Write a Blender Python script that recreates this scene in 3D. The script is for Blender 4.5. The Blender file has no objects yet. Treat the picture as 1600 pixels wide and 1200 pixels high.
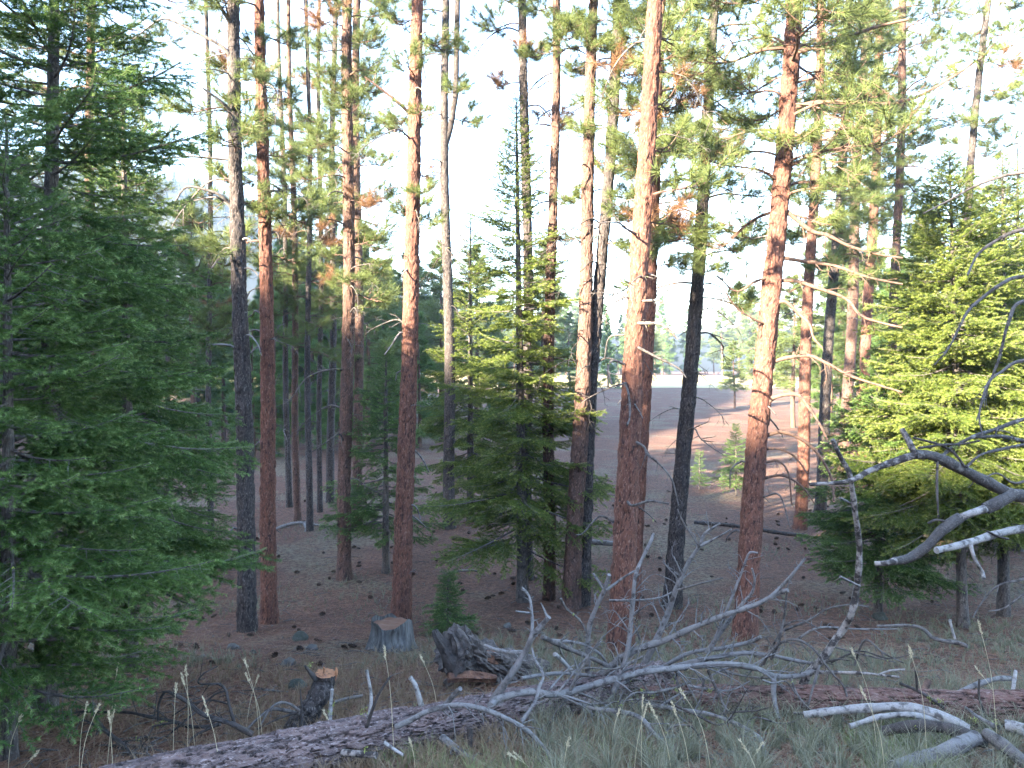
import bpy, math, random
import numpy as np
from mathutils import Vector, Matrix, Euler

# ------------------------------------------------------------------ camera, sky, sun, exposure
SC = bpy.context.scene
COL = SC.collection
F, VH, EYE = 1200.0, 560.0, 1.6          # focal length in photo pixels, eye level row, eye height
cam = bpy.data.cameras.new('camera')
cam.sensor_width = 36.0
cam.lens = 36.0 * F / 1600.0
cam.shift_y = -(600.0 - VH) / 1600.0
cam.clip_end = 5000
camo = bpy.data.objects.new('camera', cam)
camo.location = (0, 0, EYE)
camo.rotation_euler = (math.radians(90), 0, 0)
COL.objects.link(camo)
SC.camera = camo

SUN_AZ, SUN_EL = 44.0, 20.0               # light travels to the right and away from the camera
az, el = math.radians(SUN_AZ), math.radians(SUN_EL)
LDIR = Vector((math.cos(az) * math.cos(el), math.sin(az) * math.cos(el), -math.sin(el)))
W = bpy.data.worlds.new('World')
SC.world = W
W.use_nodes = True
nt = W.node_tree
bg = nt.nodes['Background']
sky = nt.nodes.new('ShaderNodeTexSky')
sky.sky_type = 'NISHITA'
sky.sun_disc = False
sky.sun_elevation = el
sky.sun_rotation = math.atan2(-LDIR.x, -LDIR.y)
sky.altitude = 600
sky.air_density = 1.0
sky.dust_density = 0.8
sky.ozone_density = 1.0
nt.links.new(sky.outputs[0], bg.inputs[0])
bg.inputs[1].default_value = 0.11
sl = bpy.data.lights.new('sun', 'SUN')
sl.energy = 5.0
sl.angle = math.radians(0.6)
sl.color = (1.0, 0.86, 0.66)
so = bpy.data.objects.new('sun', sl)
so.rotation_euler = LDIR.to_track_quat('-Z', 'Y').to_euler()
so.location = (-30, -20, 30)
COL.objects.link(so)
SC.view_settings.view_transform = 'Standard'
SC.view_settings.look = 'None'
SC.view_settings.gamma = 1.0
SC.view_settings.use_curve_mapping = False
SC.view_settings.exposure = 3.85
SC.render.engine = 'CYCLES'
SC.cycles.use_denoising = True
SC.cycles.max_bounces = 4
SC.cycles.diffuse_bounces = 2
SC.cycles.use_adaptive_sampling = True
SC.cycles.adaptive_threshold = 0.015
SC.cycles.glossy_bounces = 2
SC.cycles.transmission_bounces = 3
SC.cycles.volume_bounces = 0
SC.cycles.sample_clamp_indirect = 6.0

random.seed(7)
RNG = np.random.default_rng(11)
U = random.uniform


# ------------------------------------------------------------------ layout helpers
def P(u, v, Y):
    return Vector(((u - 800.0) * Y / F, Y, EYE + (VH - v) * Y / F))


def hash2(ix, iy, k=0):
    h = np.sin(ix * 127.1 + iy * 311.7 + k * 74.7) * 43758.5453
    return h - np.floor(h)


def vnoise(x, y, k=0):
    x = np.asarray(x, float); y = np.asarray(y, float)
    ix, iy = np.floor(x), np.floor(y)
    fx, fy = x - ix, y - iy
    fx = fx * fx * (3 - 2 * fx); fy = fy * fy * (3 - 2 * fy)
    a, b = hash2(ix, iy, k), hash2(ix + 1, iy, k)
    c, d = hash2(ix, iy + 1, k), hash2(ix + 1, iy + 1, k)
    return (a * (1 - fx) + b * fx) * (1 - fy) + (c * (1 - fx) + d * fx) * fy


def fbm(x, y, k=0, n=4):
    s, a = 0, 0.5
    for i in range(n):
        s = s + a * vnoise(x * 2 ** i, y * 2 ** i, k + i)
        a *= 0.5
    return s


def sstep(a, b, x):
    t = np.clip((np.asarray(x, float) - a) / (b - a), 0, 1)
    return t * t * (3 - 2 * t)


CA, SA = math.cos(az), math.sin(az)


def G(x, y):
    x = np.asarray(x, float); y = np.asarray(y, float)
    k = 0.25
    t = np.clip((12.9 - y) * 0.225 / k, -40, 200)
    z = -2.9 + k * np.log1p(np.exp(t))
    z = z + 0.10 * (fbm(x * 0.35 + 3, y * 0.35, 5, 3) - 0.45) * sstep(1.5, 6, np.abs(y) + np.abs(x) * 0.3)
    z = z + 1.0 * (vnoise(x * 0.02 + 9.3, y * 0.02 + 4.1, 9) - 0.5) * sstep(25, 90, y)
    q = -(x * CA + y * SA)
    p = -x * SA + y * CA
    hill = np.interp(p, [-60, 8, 25, 43, 66, 72, 84], [22, 22, 28.6, 47.5, 64, 64, 0]) * sstep(22, 86, q) * (0.97 + 0.14 * vnoise(p * 0.13, q * 0.02, 3))  # unseen ridge behind and left, its height shaped to shade the wood
    return z + hill


def Gs(x, y):
    return float(G(x, y))


def ground_depth(u, v):
    lo, hi = 2.0, 260.0
    for _ in range(50):
        m = 0.5 * (lo + hi)
        p = P(u, v, m)
        if p.z > Gs(p.x, p.y): lo = m
        else: hi = m
    return 0.5 * (lo + hi)


# ------------------------------------------------------------------ mesh helpers
def mesh_np(name, V, faces, mats, midx=None, attr=None, smooth=True):
    me = bpy.data.meshes.new(name)
    V = np.asarray(V, np.float32)
    me.vertices.add(len(V)); me.vertices.foreach_set('co', V.ravel())
    faces = [np.asarray(f, np.int32) for f in faces if len(f)]
    nl = sum(f.size for f in faces); npoly = sum(len(f) for f in faces)
    me.loops.add(nl); me.polygons.add(npoly)
    me.loops.foreach_set('vertex_index', np.concatenate([f.ravel() for f in faces]))
    tot = np.concatenate([np.full(len(f), f.shape[1], np.int32) for f in faces])
    me.polygons.foreach_set('loop_start', np.concatenate([[0], np.cumsum(tot)[:-1]]).astype(np.int32))
    if midx is not None: me.polygons.foreach_set('material_index', np.asarray(midx, np.int32))
    me.polygons.foreach_set('use_smooth', np.full(npoly, smooth, bool))
    for m in (mats if isinstance(mats, (list, tuple)) else [mats]): me.materials.append(m)
    for k, a in (attr or {}).items():
        at = me.attributes.new(k, 'FLOAT', 'POINT'); at.data.foreach_set('value', np.asarray(a, np.float32))
    me.update(calc_edges=True)
    return me


def obj(name, me, parent=None, loc=None, rot=None, scale=None):
    o = bpy.data.objects.new(name, me)
    COL.objects.link(o)
    if parent is not None: o.parent = parent
    if loc is not None: o.location = loc
    if rot is not None: o.rotation_euler = rot
    if scale is not None: o.scale = (scale,) * 3 if isinstance(scale, (int, float)) else scale
    return o


def tag(o, label=None, cat=None, group=None, kind=None):
    if label: o['label'] = label
    if cat: o['category'] = cat
    if group: o['group'] = group
    if kind: o['kind'] = kind
    return o


def thing(name, label, cat, loc, group=None):
    return tag(obj(name, None, None, loc), label, cat, group)


class MB:
    """collects tubes and triangles with material slots"""
    def __init__(s): s.V = []; s.F = []; s.M = []; s.A = []; s.n = 0

    def add(s, V, Fc, m=0, a=None):
        V = np.asarray(V, float)
        s.V.append(V); s.F.append(np.asarray(Fc, int) + s.n); s.M.append(np.full(len(Fc), m))
        s.A.append(np.zeros(len(V)) if a is None else np.broadcast_to(np.asarray(a, float), (len(V),)))
        s.n += len(V)

    def mesh(s, name, mats, smooth=True, attr='tip'):
        q = [i for i, f in enumerate(s.F) if f.shape[1] == 4]
        t = [i for i, f in enumerate(s.F) if f.shape[1] == 3]
        faces = []; mi = []
        for grp in (q, t):
            if grp:
                faces.append(np.concatenate([s.F[i] for i in grp])); mi.append(np.concatenate([s.M[i] for i in grp]))
        return mesh_np(name, np.concatenate(s.V), faces, mats, np.concatenate(mi), {attr: np.concatenate(s.A)}, smooth)


def frames(pts):
    pts = np.asarray(pts, float)
    T = np.gradient(pts, axis=0)
    T /= np.linalg.norm(T, axis=1)[:, None] + 1e-9
    N = np.zeros_like(T)
    ref = np.array([0, 0, 1.0]) if abs(T[0, 2]) < 0.9 else np.array([1.0, 0, 0])
    n = np.cross(ref, T[0]); n /= np.linalg.norm(n)
    for i in range(len(T)):
        n = n - T[i] * np.dot(n, T[i]); n /= np.linalg.norm(n) + 1e-9
        N[i] = n
    return T, N, np.cross(T, N)


def tube(pts, rad, k=6, rnd=0.0, cap=True):
    pts = np.asarray(pts, float); rad = np.asarray(rad, float)
    T, N, B = frames(pts)
    a = np.arange(k) * 2 * math.pi / k
    n = len(pts)
    r = rad[:, None] * (1 + (RNG.random((n, k)) - 0.5) * 2 * rnd)
    V = pts[:, None] + r[..., None] * (np.cos(a)[None, :, None] * N[:, None] + np.sin(a)[None, :, None] * B[:, None])
    V = V.reshape(-1, 3)
    i = np.arange(n - 1)[:, None] * k; j = np.arange(k)[None]; j2 = (j + 1) % k
    Fc = np.stack([i + j, i + j2, i + k + j2, i + k + j], -1).reshape(-1, 4)
    return V, Fc


def add_tube(mb, pts, rad, k=6, rnd=0.0, m=0, caps=True):
    V, Fc = tube(pts, rad, k, rnd)
    mb.add(V, Fc, m)
    if caps:
        for e, flip in ((0, True), (len(pts) - 1, False)):
            ring = V[e * k:(e + 1) * k]; c = ring.mean(0)
            if rad[e] < 0.0015: continue
            VV = np.vstack([ring, c + (ring[0] - c) * 0])
            idx = np.arange(k); tri = np.stack([idx, (idx + 1) % k, np.full(k, k)], 1)
            mb.add(VV, tri[:, ::-1] if flip else tri, m)


def smooth_path(pts, step):
    pts = np.asarray(pts, float)
    if len(pts) == 2:
        n = max(3, int(np.linalg.norm(pts[1] - pts[0]) / step) + 1)
        t = np.linspace(0, 1, n)[:, None]
        return pts[0] * (1 - t) + pts[1] * t
    Q = np.vstack([2 * pts[0] - pts[1], pts, 2 * pts[-1] - pts[-2]])
    out = []
    for i in range(1, len(Q) - 2):
        n = max(2, int(np.linalg.norm(Q[i + 1] - Q[i]) / step) + 1)
        t = np.linspace(0, 1, n, endpoint=False)[:, None]
        a, b, c, d = Q[i - 1], Q[i], Q[i + 1], Q[i + 2]
        out.append(0.5 * (2 * b + (c - a) * t + (2 * a - 5 * b + 4 * c - d) * t ** 2 + (3 * b - a - 3 * c + d) * t ** 3))
    out.append(pts[-1:])
    return np.vstack(out)


def unit(v): return v / (np.linalg.norm(v, axis=-1, keepdims=True) + 1e-9)


def needles(mb, base, dirs, length, width, m, tip=0.0):
    """one thin triangle per needle"""
    n = len(base)
    r = unit(RNG.normal(size=(n, 3)))
    side = unit(np.cross(dirs, r)) * (width * 0.5)
    L = np.broadcast_to(np.asarray(length, float), (n,))[:, None]
    V = np.stack([base - side, base + side, base + dirs * L], 1).reshape(-1, 3)
    Fc = np.arange(3 * n).reshape(-1, 3)
    mb.add(V, Fc, m, np.repeat(np.broadcast_to(np.asarray(tip, float), (n,)), 3))


# ------------------------------------------------------------------ materials
def new_mat(name):
    m = bpy.data.materials.new(name); m.use_nodes = True
    nt = m.node_tree
    b = nt.nodes['Principled BSDF']
    b.inputs['Roughness'].default_value = 0.85
    b.inputs['Specular IOR Level'].default_value = 0.25
    return m, nt, b


def nd(nt, t, **kw):
    n = nt.nodes.new(t)
    for k, v in kw.items():
        if k in n.inputs.keys(): n.inputs[k].default_value = v
        else: setattr(n, k, v)
    return n


def coords(nt, scale=(1, 1, 1), kind='Object'):
    tc = nd(nt, 'ShaderNodeTexCoord'); mp = nd(nt, 'ShaderNodeMapping')
    mp.inputs['Scale'].default_value = scale
    nt.links.new(tc.outputs[kind], mp.inputs['Vector'])
    return mp.outputs[0]


def noise(nt, vec, scale, detail=4, rough=0.6):
    n = nd(nt, 'ShaderNodeTexNoise'); n.inputs['Scale'].default_value = scale
    n.inputs['Detail'].default_value = detail; n.inputs['Roughness'].default_value = rough
    nt.links.new(vec, n.inputs['Vector'])
    return n.outputs['Fac']


def ramp(nt, fac, stops):
    r = nd(nt, 'ShaderNodeValToRGB'); e = r.color_ramp.elements
    while len(e) < len(stops): e.new(0.5)
    for i, (p, c) in enumerate(stops):
        e[i].position = p; e[i].color = (*c, 1) if len(c) == 3 else c
    nt.links.new(fac, r.inputs[0])
    return r.outputs[0]


def mix(nt, fac, a, b, mode='MIX'):
    m = nd(nt, 'ShaderNodeMix', data_type='RGBA', blend_type=mode)
    for i, x in ((0, fac), (6, a), (7, b)):
        if isinstance(x, (int, float)): m.inputs[i].default_value = x
        elif isinstance(x, tuple): m.inputs[i].default_value = (*x, 1)
        else: nt.links.new(x, m.inputs[i])
    return m.outputs[2]


def bump(nt, b, h, strength, dist):
    n = nd(nt, 'ShaderNodeBump'); n.inputs['Strength'].default_value = strength; n.inputs['Distance'].default_value = dist
    nt.links.new(h, n.inputs['Height']); nt.links.new(n.outputs[0], b.inputs['Normal'])


def math_n(nt, op, a, b=None):
    n = nd(nt, 'ShaderNodeMath', operation=op)
    for i, x in enumerate((a, b)):
        if x is None: continue
        if isinstance(x, (int, float)): n.inputs[i].default_value = x
        else: nt.links.new(x, n.inputs[i])
    return n.outputs[0]


def bark_mat(name, plate_a, plate_b, furrow, flake, scale=1.0):
    m, nt, b = new_mat(name)
    at = nd(nt, 'ShaderNodeAttribute', attribute_name='plate')
    oi = nd(nt, 'ShaderNodeObjectInfo')
    v = coords(nt, (1, 1, 0.35))
    n1 = noise(nt, v, 14 * scale, 5); n2 = noise(nt, v, 60 * scale, 5, 0.7); n3 = noise(nt, coords(nt, (1, 1, .25)), 3.2, 3)
    pl = mix(nt, ramp(nt, n1, [(.36, (0, 0, 0)), (.62, (1, 1, 1))]), plate_a, plate_b)
    pl = mix(nt, ramp(nt, n2, [(.53, (0, 0, 0)), (.64, (1, 1, 1))]), pl, flake)
    pl = mix(nt, math_n(nt, 'MULTIPLY', ramp(nt, n3, [(.45, (0, 0, 0)), (.7, (1, 1, 1))]), 0.45), pl, furrow)
    f = math_n(nt, 'ADD', at.outputs['Fac'], math_n(nt, 'MULTIPLY', math_n(nt, 'SUBTRACT', n2, 0.5), 0.9))
    c = mix(nt, ramp(nt, f, [(.05, (0, 0, 0)), (.62, (1, 1, 1))]), furrow, pl)
    nt.links.new(c, b.inputs['Base Color'])
    bump(nt, b, math_n(nt, 'ADD', n1, math_n(nt, 'MULTIPLY', n2, .8)), 0.9, 0.02)
    b.inputs['Roughness'].default_value = 0.9
    return m


M = {}
M['bark_red'] = bark_mat('bark_red', (.185, .08, .053), (.125, .056, .042), (.03, .019, .017), (.29, .165, .12))
M['bark_brown'] = bark_mat('bark_brown', (.145, .078, .058), (.092, .056, .046), (.026, .02, .019), (.25, .165, .13))
M['bark_dark'] = bark_mat('bark_dark', (.08, .064, .06), (.045, .038, .037), (.014, .012, .012), (.19, .165, .15))
M['bark_fir'] = bark_mat('bark_fir', (.15, .125, .11), (.09, .075, .068), (.03, .026, .025), (.24, .22, .2), 1.4)
M['bark_log'] = bark_mat('bark_log', (.20, .135, .125), (.12, .088, .086), (.02, .016, .016), (.33, .26, .25), 1.0)
M['bark_log_red'] = bark_mat('bark_log_red', (.19, .105, .085), (.13, .075, .063), (.02, .015, .014), (.28, .19, .165), 0.9)


def wood_mat(name, a, bcol, dark, amount, lichen=0.0):
    m, nt, b = new_mat(name)
    tc = coords(nt, (1, 1, 1))
    n1 = noise(nt, tc, 26, 5, .65); n2 = noise(nt, tc, 15, 4); n3 = noise(nt, tc, 120, 3)
    c = mix(nt, ramp(nt, n1, [(.35, (0, 0, 0)), (.65, (1, 1, 1))]), a, bcol)
    c = mix(nt, ramp(nt, n2, [(.60 - amount, (0, 0, 0)), (.72 - amount, (1, 1, 1))]), c, dark)
    c = mix(nt, math_n(nt, 'MULTIPLY', ramp(nt, n3, [(.5, (0, 0, 0)), (.7, (1, 1, 1))]), .35), c, dark)
    if lichen:
        n4 = noise(nt, coords(nt, (1, 1, 1)), 11, 3)
        c = mix(nt, ramp(nt, n4, [(.70 - lichen, (0, 0, 0)), (.73 - lichen, (1, 1, 1))]), c, (.34, .40, .09))
    nt.links.new(c, b.inputs['Base Color'])
    bump(nt, b, math_n(nt, 'ADD', n1, n3), .7, .008)
    return m


M['wood_grey'] = wood_mat('weathered_wood', (.22, .205, .20), (.15, .14, .137), (.075, .065, .062), .08)
M['wood_twig'] = wood_mat('dead_twig_wood', (.165, .145, .135), (.105, .093, .087), (.055, .046, .042), .1, 0.02)
M['wood_dark'] = wood_mat('dark_dead_wood', (.085, .07, .064), (.055, .047, .044), (.03, .026, .025), .1)
M['wood_pale'] = wood_mat('peeled_wood', (.36, .34, .325), (.26, .24, .23), (.10, .09, .085), .09)
M['wood_patch'] = wood_mat('half_peeled_wood', (.34, .30, .27), (.23, .20, .185), (.05, .042, .04), .17)
M['wood_scaly'] = wood_mat('scaly_limb_bark', (.09, .08, .077), (.05, .045, .044), (.26, .24, .22), .03)
M['limb_red'] = wood_mat('live_limb_bark', (.19, .115, .082), (.12, .077, .06), (.06, .043, .038), .08)
M['wood_orange'] = wood_mat('fresh_broken_wood', (.42, .20, .10), (.30, .13, .07), (.12, .06, .04), .05)


def leaf_mat(name, a, bcol, tipc, trans=0.3, back=None):
    m, nt, b = new_mat(name)
    oi = nd(nt, 'ShaderNodeObjectInfo'); at = nd(nt, 'ShaderNodeAttribute', attribute_name='tip')
    n = noise(nt, coords(nt), 5, 2)
    f = math_n(nt, 'ADD', math_n(nt, 'MULTIPLY', oi.outputs['Random'], .55), math_n(nt, 'MULTIPLY', n, .5))
    c = mix(nt, f, a, bcol)
    c = mix(nt, at.outputs['Fac'], c, tipc)
    nt.links.new(c, b.inputs['Base Color'])
    b.inputs['Roughness'].default_value = .5
    tr = nd(nt, 'ShaderNodeBsdfTranslucent'); nt.links.new(c, tr.inputs['Color'])
    ms = nd(nt, 'ShaderNodeMixShader'); ms.inputs[0].default_value = trans
    nt.links.new(b.outputs[0], ms.inputs[1]); nt.links.new(tr.outputs[0], ms.inputs[2])
    nt.links.new(ms.outputs[0], nt.nodes['Material Output'].inputs['Surface'])
    return m


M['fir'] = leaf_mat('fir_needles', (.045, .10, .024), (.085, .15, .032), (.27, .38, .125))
M['fir_sunlit'] = leaf_mat('sunlit_fir_needles', (.075, .12, .022), (.12, .165, .03), (.36, .40, .10), .35)  # yellower, paler fir needles: warm sunlight put into the colour
M['pine'] = leaf_mat('pine_needles', (.085, .13, .042), (.125, .17, .055), (.19, .215, .075))
M['brown_needles'] = leaf_mat('dead_needles', (.17, .085, .045), (.24, .13, .065), (.26, .15, .08))
M['grass_pale'] = leaf_mat('grey_green_grass', (.10, .115, .075), (.17, .175, .115), (.27, .25, .17))
M['grass_dry'] = leaf_mat('dry_grass', (.18, .125, .082), (.24, .17, .11), (.30, .22, .14))
M['grass_green'] = leaf_mat('green_grass', (.12, .18, .06), (.18, .24, .09), (.3, .3, .15))
M['seed'] = leaf_mat('seed_heads', (.55, .46, .30), (.62, .53, .36), (.62, .53, .36))
M['litter'] = leaf_mat('needle_litter', (.17, .085, .055), (.23, .125, .08), (.26, .155, .10), .1)


def ground_mat():
    m, nt, b = new_mat('forest_floor')
    v = coords(nt, (1, 1, 1))
    n0 = noise(nt, v, .35, 4); n1 = noise(nt, v, 1.7, 5); n2 = noise(nt, v, 14, 5, .7); n3 = noise(nt, v, 70, 3, .7)
    c = mix(nt, ramp(nt, n1, [(.35, (0, 0, 0)), (.65, (1, 1, 1))]), (.20, .098, .064), (.13, .066, .046))
    c = mix(nt, ramp(nt, n0, [(.50, (0, 0, 0)), (.62, (1, 1, 1))]), c, (.19, .15, .10))
    c = mix(nt, ramp(nt, n2, [(.40, (1, 1, 1)), (.60, (0, 0, 0))]), c, (.075, .042, .031))
    c = mix(nt, ramp(nt, n3, [(.60, (0, 0, 0)), (.72, (1, 1, 1))]), c, (.30, .20, .14))
    nt.links.new(c, b.inputs['Base Color'])
    bump(nt, b, math_n(nt, 'ADD', n2, n3), .8, .05)
    b.inputs['Roughness'].default_value = 1
    return m


M['ground'] = ground_mat()


def field_mat():
    m, nt, b = new_mat('straw_field')
    v = coords(nt)
    c = mix(nt, noise(nt, v, .4, 5), (.40, .31, .15), (.30, .24, .12))
    c = mix(nt, ramp(nt, noise(nt, v, 3, 4), [(.45, (0, 0, 0)), (.7, (1, 1, 1))]), c, (.46, .37, .19))
    nt.links.new(c, b.inputs['Base Color'])
    return m


M['field'] = field_mat()


def simple_mat(name, a, bcol, sc=8, bmp=.6):
    m, nt, b = new_mat(name)
    v = coords(nt); n = noise(nt, v, sc, 5, .65)
    nt.links.new(mix(nt, ramp(nt, n, [(.35, (0, 0, 0)), (.65, (1, 1, 1))]), a, bcol), b.inputs['Base Color'])
    bump(nt, b, n, bmp, .03)
    return m


M['far_bark'] = simple_mat('far_bark', (.14, .085, .06), (.08, .055, .045), 6)
M['rock'] = simple_mat('rock', (.13, .122, .115), (.06, .057, .054), 9)
M['rock_moss'] = simple_mat('lichened_rock', (.045, .05, .038), (.075, .077, .066), 22)
M['cone'] = simple_mat('pine_cone', (.075, .048, .035), (.035, .024, .02), 40)
M['stump'] = simple_mat('stump_wood', (.17, .165, .16), (.05, .047, .046), 30)
for n_ in M['stump'].node_tree.nodes:
    if n_.type == 'MAPPING': n_.inputs['Scale'].default_value = (1, 1, .08)
M['rotten'] = simple_mat('rotten_wood', (.15, .125, .115), (.04, .034, .033), 14, 1)
M['rot_red'] = simple_mat('red_rot', (.22, .11, .07), (.09, .05, .04), 20, 1)
M['hill'] = simple_mat('hill_slope', (.028, .028, .024), (.014, .018, .014), .05, 0)
M['hill_conifer'] = simple_mat('hill_conifer', (.012, .022, .012), (.022, .032, .018), .3, 0)
M['lichen'] = leaf_mat('lichen', (.26, .31, .07), (.34, .38, .10), (.5, .54, .14), .2)


# ------------------------------------------------------------------ the setting
def axis_grid(lo, hi, n, k):
    t = np.linspace(-1, 1, n)
    s = np.sinh(k * t) / np.sinh(k)
    return np.where(s < 0, -s * lo, s * hi)


xs = axis_grid(-420, 420, 240, 5.2)
ys = axis_grid(-260, 900, 300, 5.2) + 8
XX, YY = np.meshgrid(xs, ys)
ZZ = G(XX, YY)
nx, ny = len(xs), len(ys)
i = (np.arange(ny - 1)[:, None] * nx + np.arange(nx - 1)[None]).ravel()
gF = np.stack([i, i + 1, i + nx + 1, i + nx], 1)
go = obj('ground', mesh_np('ground', np.stack([XX, YY, ZZ], -1).reshape(-1, 3), [gF], M['ground']))
tag(go, kind='structure')

fx = np.linspace(-190, 190, 140); fy = np.linspace(112, 190, 40)
FX, FY = np.meshgrid(fx, fy)
FY = FY + np.where(FY < 113, 6 * (vnoise(FX * .05, 3, 2) - .5), 0)
i = (np.arange(39)[:, None] * 140 + np.arange(139)[None]).ravel()
fo = obj('field', mesh_np('field', np.stack([FX, FY, G(FX, FY) + .06], -1).reshape(-1, 3), [np.stack([i, i + 1, i + 141, i + 140], 1)], M['field']))
tag(fo, kind='structure')


# far wooded hill
def hill_crest(u):
    return np.interp(u, [-900, -200, 150, 240, 300, 360, 430, 520, 640, 760, 900, 1300, 1700, 2400],
                     [225, 230, 255, 282, 290, 312, 350, 400, 455, 500, 520, 515, 490, 450])


hu = np.linspace(-900, 2400, 160); hd = np.linspace(0, 1, 40)
HU, HD = np.meshgrid(hu, hd)
HYv = 265 + 165 * HD
HX = (HU - 800) * HYv / F
crestz = EYE + (VH - hill_crest(HU)) * 400 / F
HZ = -4 + (crestz + 4) * np.sin(np.clip(HD * 1.22, 0, 1.22) / 1.22 * math.pi / 2 * 1.1) * (1 + .05 * (fbm(HX * .03, HYv * .03, 4) - .5) * 2)
i = (np.arange(39)[:, None] * 160 + np.arange(159)[None]).ravel()
ho = obj('hill', mesh_np('hill', np.stack([HX, HYv, HZ], -1).reshape(-1, 3), [np.stack([i, i + 1, i + 161, i + 160], 1)], M['hill']))
tag(ho, kind='structure')


# ------------------------------------------------------------------ bark surfaces
def plates(s, t, cw, ch, k=0):
    """distance between the two nearest jittered cell centres: 0 in furrows, 1 on plates; s is wrapped"""
    n_c = max(3, round(1.0 / cw))
    gx = s * n_c; gy = t / ch
    ix, iy = np.floor(gx), np.floor(gy)
    f1 = np.full(s.shape, 9.0); f2 = np.full(s.shape, 9.0); cid = np.zeros(s.shape)
    for dx in (-1, 0, 1):
        for dy in (-1, 0, 1):
            cx, cy = ix + dx, iy + dy
            wx = np.mod(cx, n_c)
            px = cx + .1 + .8 * hash2(wx, cy, k); py = cy + .1 + .8 * hash2(wx, cy, k + 5)
            d = np.hypot(px - gx, py - gy)
            new = d < f1
            f2 = np.where(new, f1, np.minimum(f2, d)); cid = np.where(new, hash2(wx, cy, k + 9), cid); f1 = np.where(new, d, f1)
    return np.clip((f2 - f1) / .35, 0, 1), cid


def bark_tube(name, path, rad, mat, nk, cw, ch, depth, seed, step=None, end_mat=None, flat=False):
    """trunk or log with raised bark plates, as real relief"""
    path = np.asarray(path, float)
    seg = np.r_[0, np.cumsum(np.linalg.norm(np.diff(path, axis=0), axis=1))]
    n = max(8, int(seg[-1] / step))
    tt = np.linspace(0, seg[-1], n)
    pts = np.stack([np.interp(tt, seg, path[:, c]) for c in range(3)], 1)
    r = np.interp(tt, seg, rad)
    T, N, B = frames(pts)
    a = np.arange(nk) / nk
    S, TT = np.meshgrid(a, tt)
    w2 = np.abs(S - .5) * 2
    warp = 1.3 * ch * (fbm(w2 * 2.5 / cw, TT * 1.2 / ch, seed, 3) - .45)
    warps = .9 * cw * (fbm(w2 * 1.6 / cw + 7, TT * 1.7 / ch, seed + 2, 3) - .45)
    pl, cid = plates(np.mod(S + warps, 1), TT + warp, cw, ch, seed)
    pl2, cid2 = plates(np.mod(S + warps * 1.5, 1), TT + warp * .6, cw * .5, ch * .42, seed + 31)
    h = sstep(.0, .22, pl) * (.3 + .9 * cid) + .5 * sstep(0, .2, pl2) * (.2 + cid2)
    R = r[:, None] * (1 + .05 * (vnoise(S * 4 + seed, TT * .8, seed) - .5)) - depth + depth * h * 1.3
    ang = 2 * math.pi * S
    V = pts[:, None] + R[..., None] * (np.cos(ang)[..., None] * N[:, None] + np.sin(ang)[..., None] * B[:, None])
    V = V.reshape(-1, 3)
    i = np.arange(n - 1)[:, None] * nk; j = np.arange(nk)[None]; j2 = (j + 1) % nk
    Fq = np.stack([i + j, i + j2, i + nk + j2, i + nk + j], -1).reshape(-1, 4)
    att = np.clip(pl * .8 + .25 * pl2 + .25 * (cid - .5), 0, 1.2).ravel()
    tris = []; VV = [V]; base = len(V)
    for e in (0, n - 1):
        ring = V[e * nk:(e + 1) * nk]
        VV.append(ring); VV.append(ring.mean(0)[None])
        idx = np.arange(nk)
        t = np.stack([base + idx, base + (idx + 1) % nk, np.full(nk, base + nk)], 1)
        tris.append(t[:, ::-1] if e == 0 else t); base += nk + 1
    tris = np.concatenate(tris)
    V = np.concatenate(VV)
    att = np.r_[att, np.full(len(V) - len(att), .6)]
    mi = np.r_[np.zeros(len(Fq)), np.ones(len(tris))]
    return mesh_np(name, V, [Fq, tris], [mat, end_mat or mat], mi, {'plate': att}, smooth=not flat)


# ------------------------------------------------------------------ foliage and dead limb libraries
def along(path, s):
    seg = np.r_[0, np.cumsum(np.linalg.norm(np.diff(path, axis=0), axis=1))]
    return np.stack([np.interp(s * seg[-1], seg, path[:, c]) for c in range(3)], -1)


def fir_needles_on(mb, path, tip, dens=420, ln=.031, skip=0.0, wd=.005):
    L = np.linalg.norm(np.diff(path, axis=0), axis=1).sum()
    n = max(6, int(L * dens))
    s = skip + (1 - skip) * RNG.random(n)
    b = along(path, s); e = along(path, np.clip(s + .05, 0, 1.0)); e2 = along(path, np.clip(s - .05, 0, 1))
    T = unit(e - e2)
    r = RNG.normal(size=(n, 3)); r = unit(r - T * (r * T).sum(1)[:, None])
    r[:, 2] *= .75
    d = unit(T * .75 + r)
    needles(mb, b, d, ln * (.75 + .5 * RNG.random(n)) * (1 - .3 * (s > .93)), wd, 1, np.clip((s - .5) * 2.0, 0, 1) ** 1.5 * tip)


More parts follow.
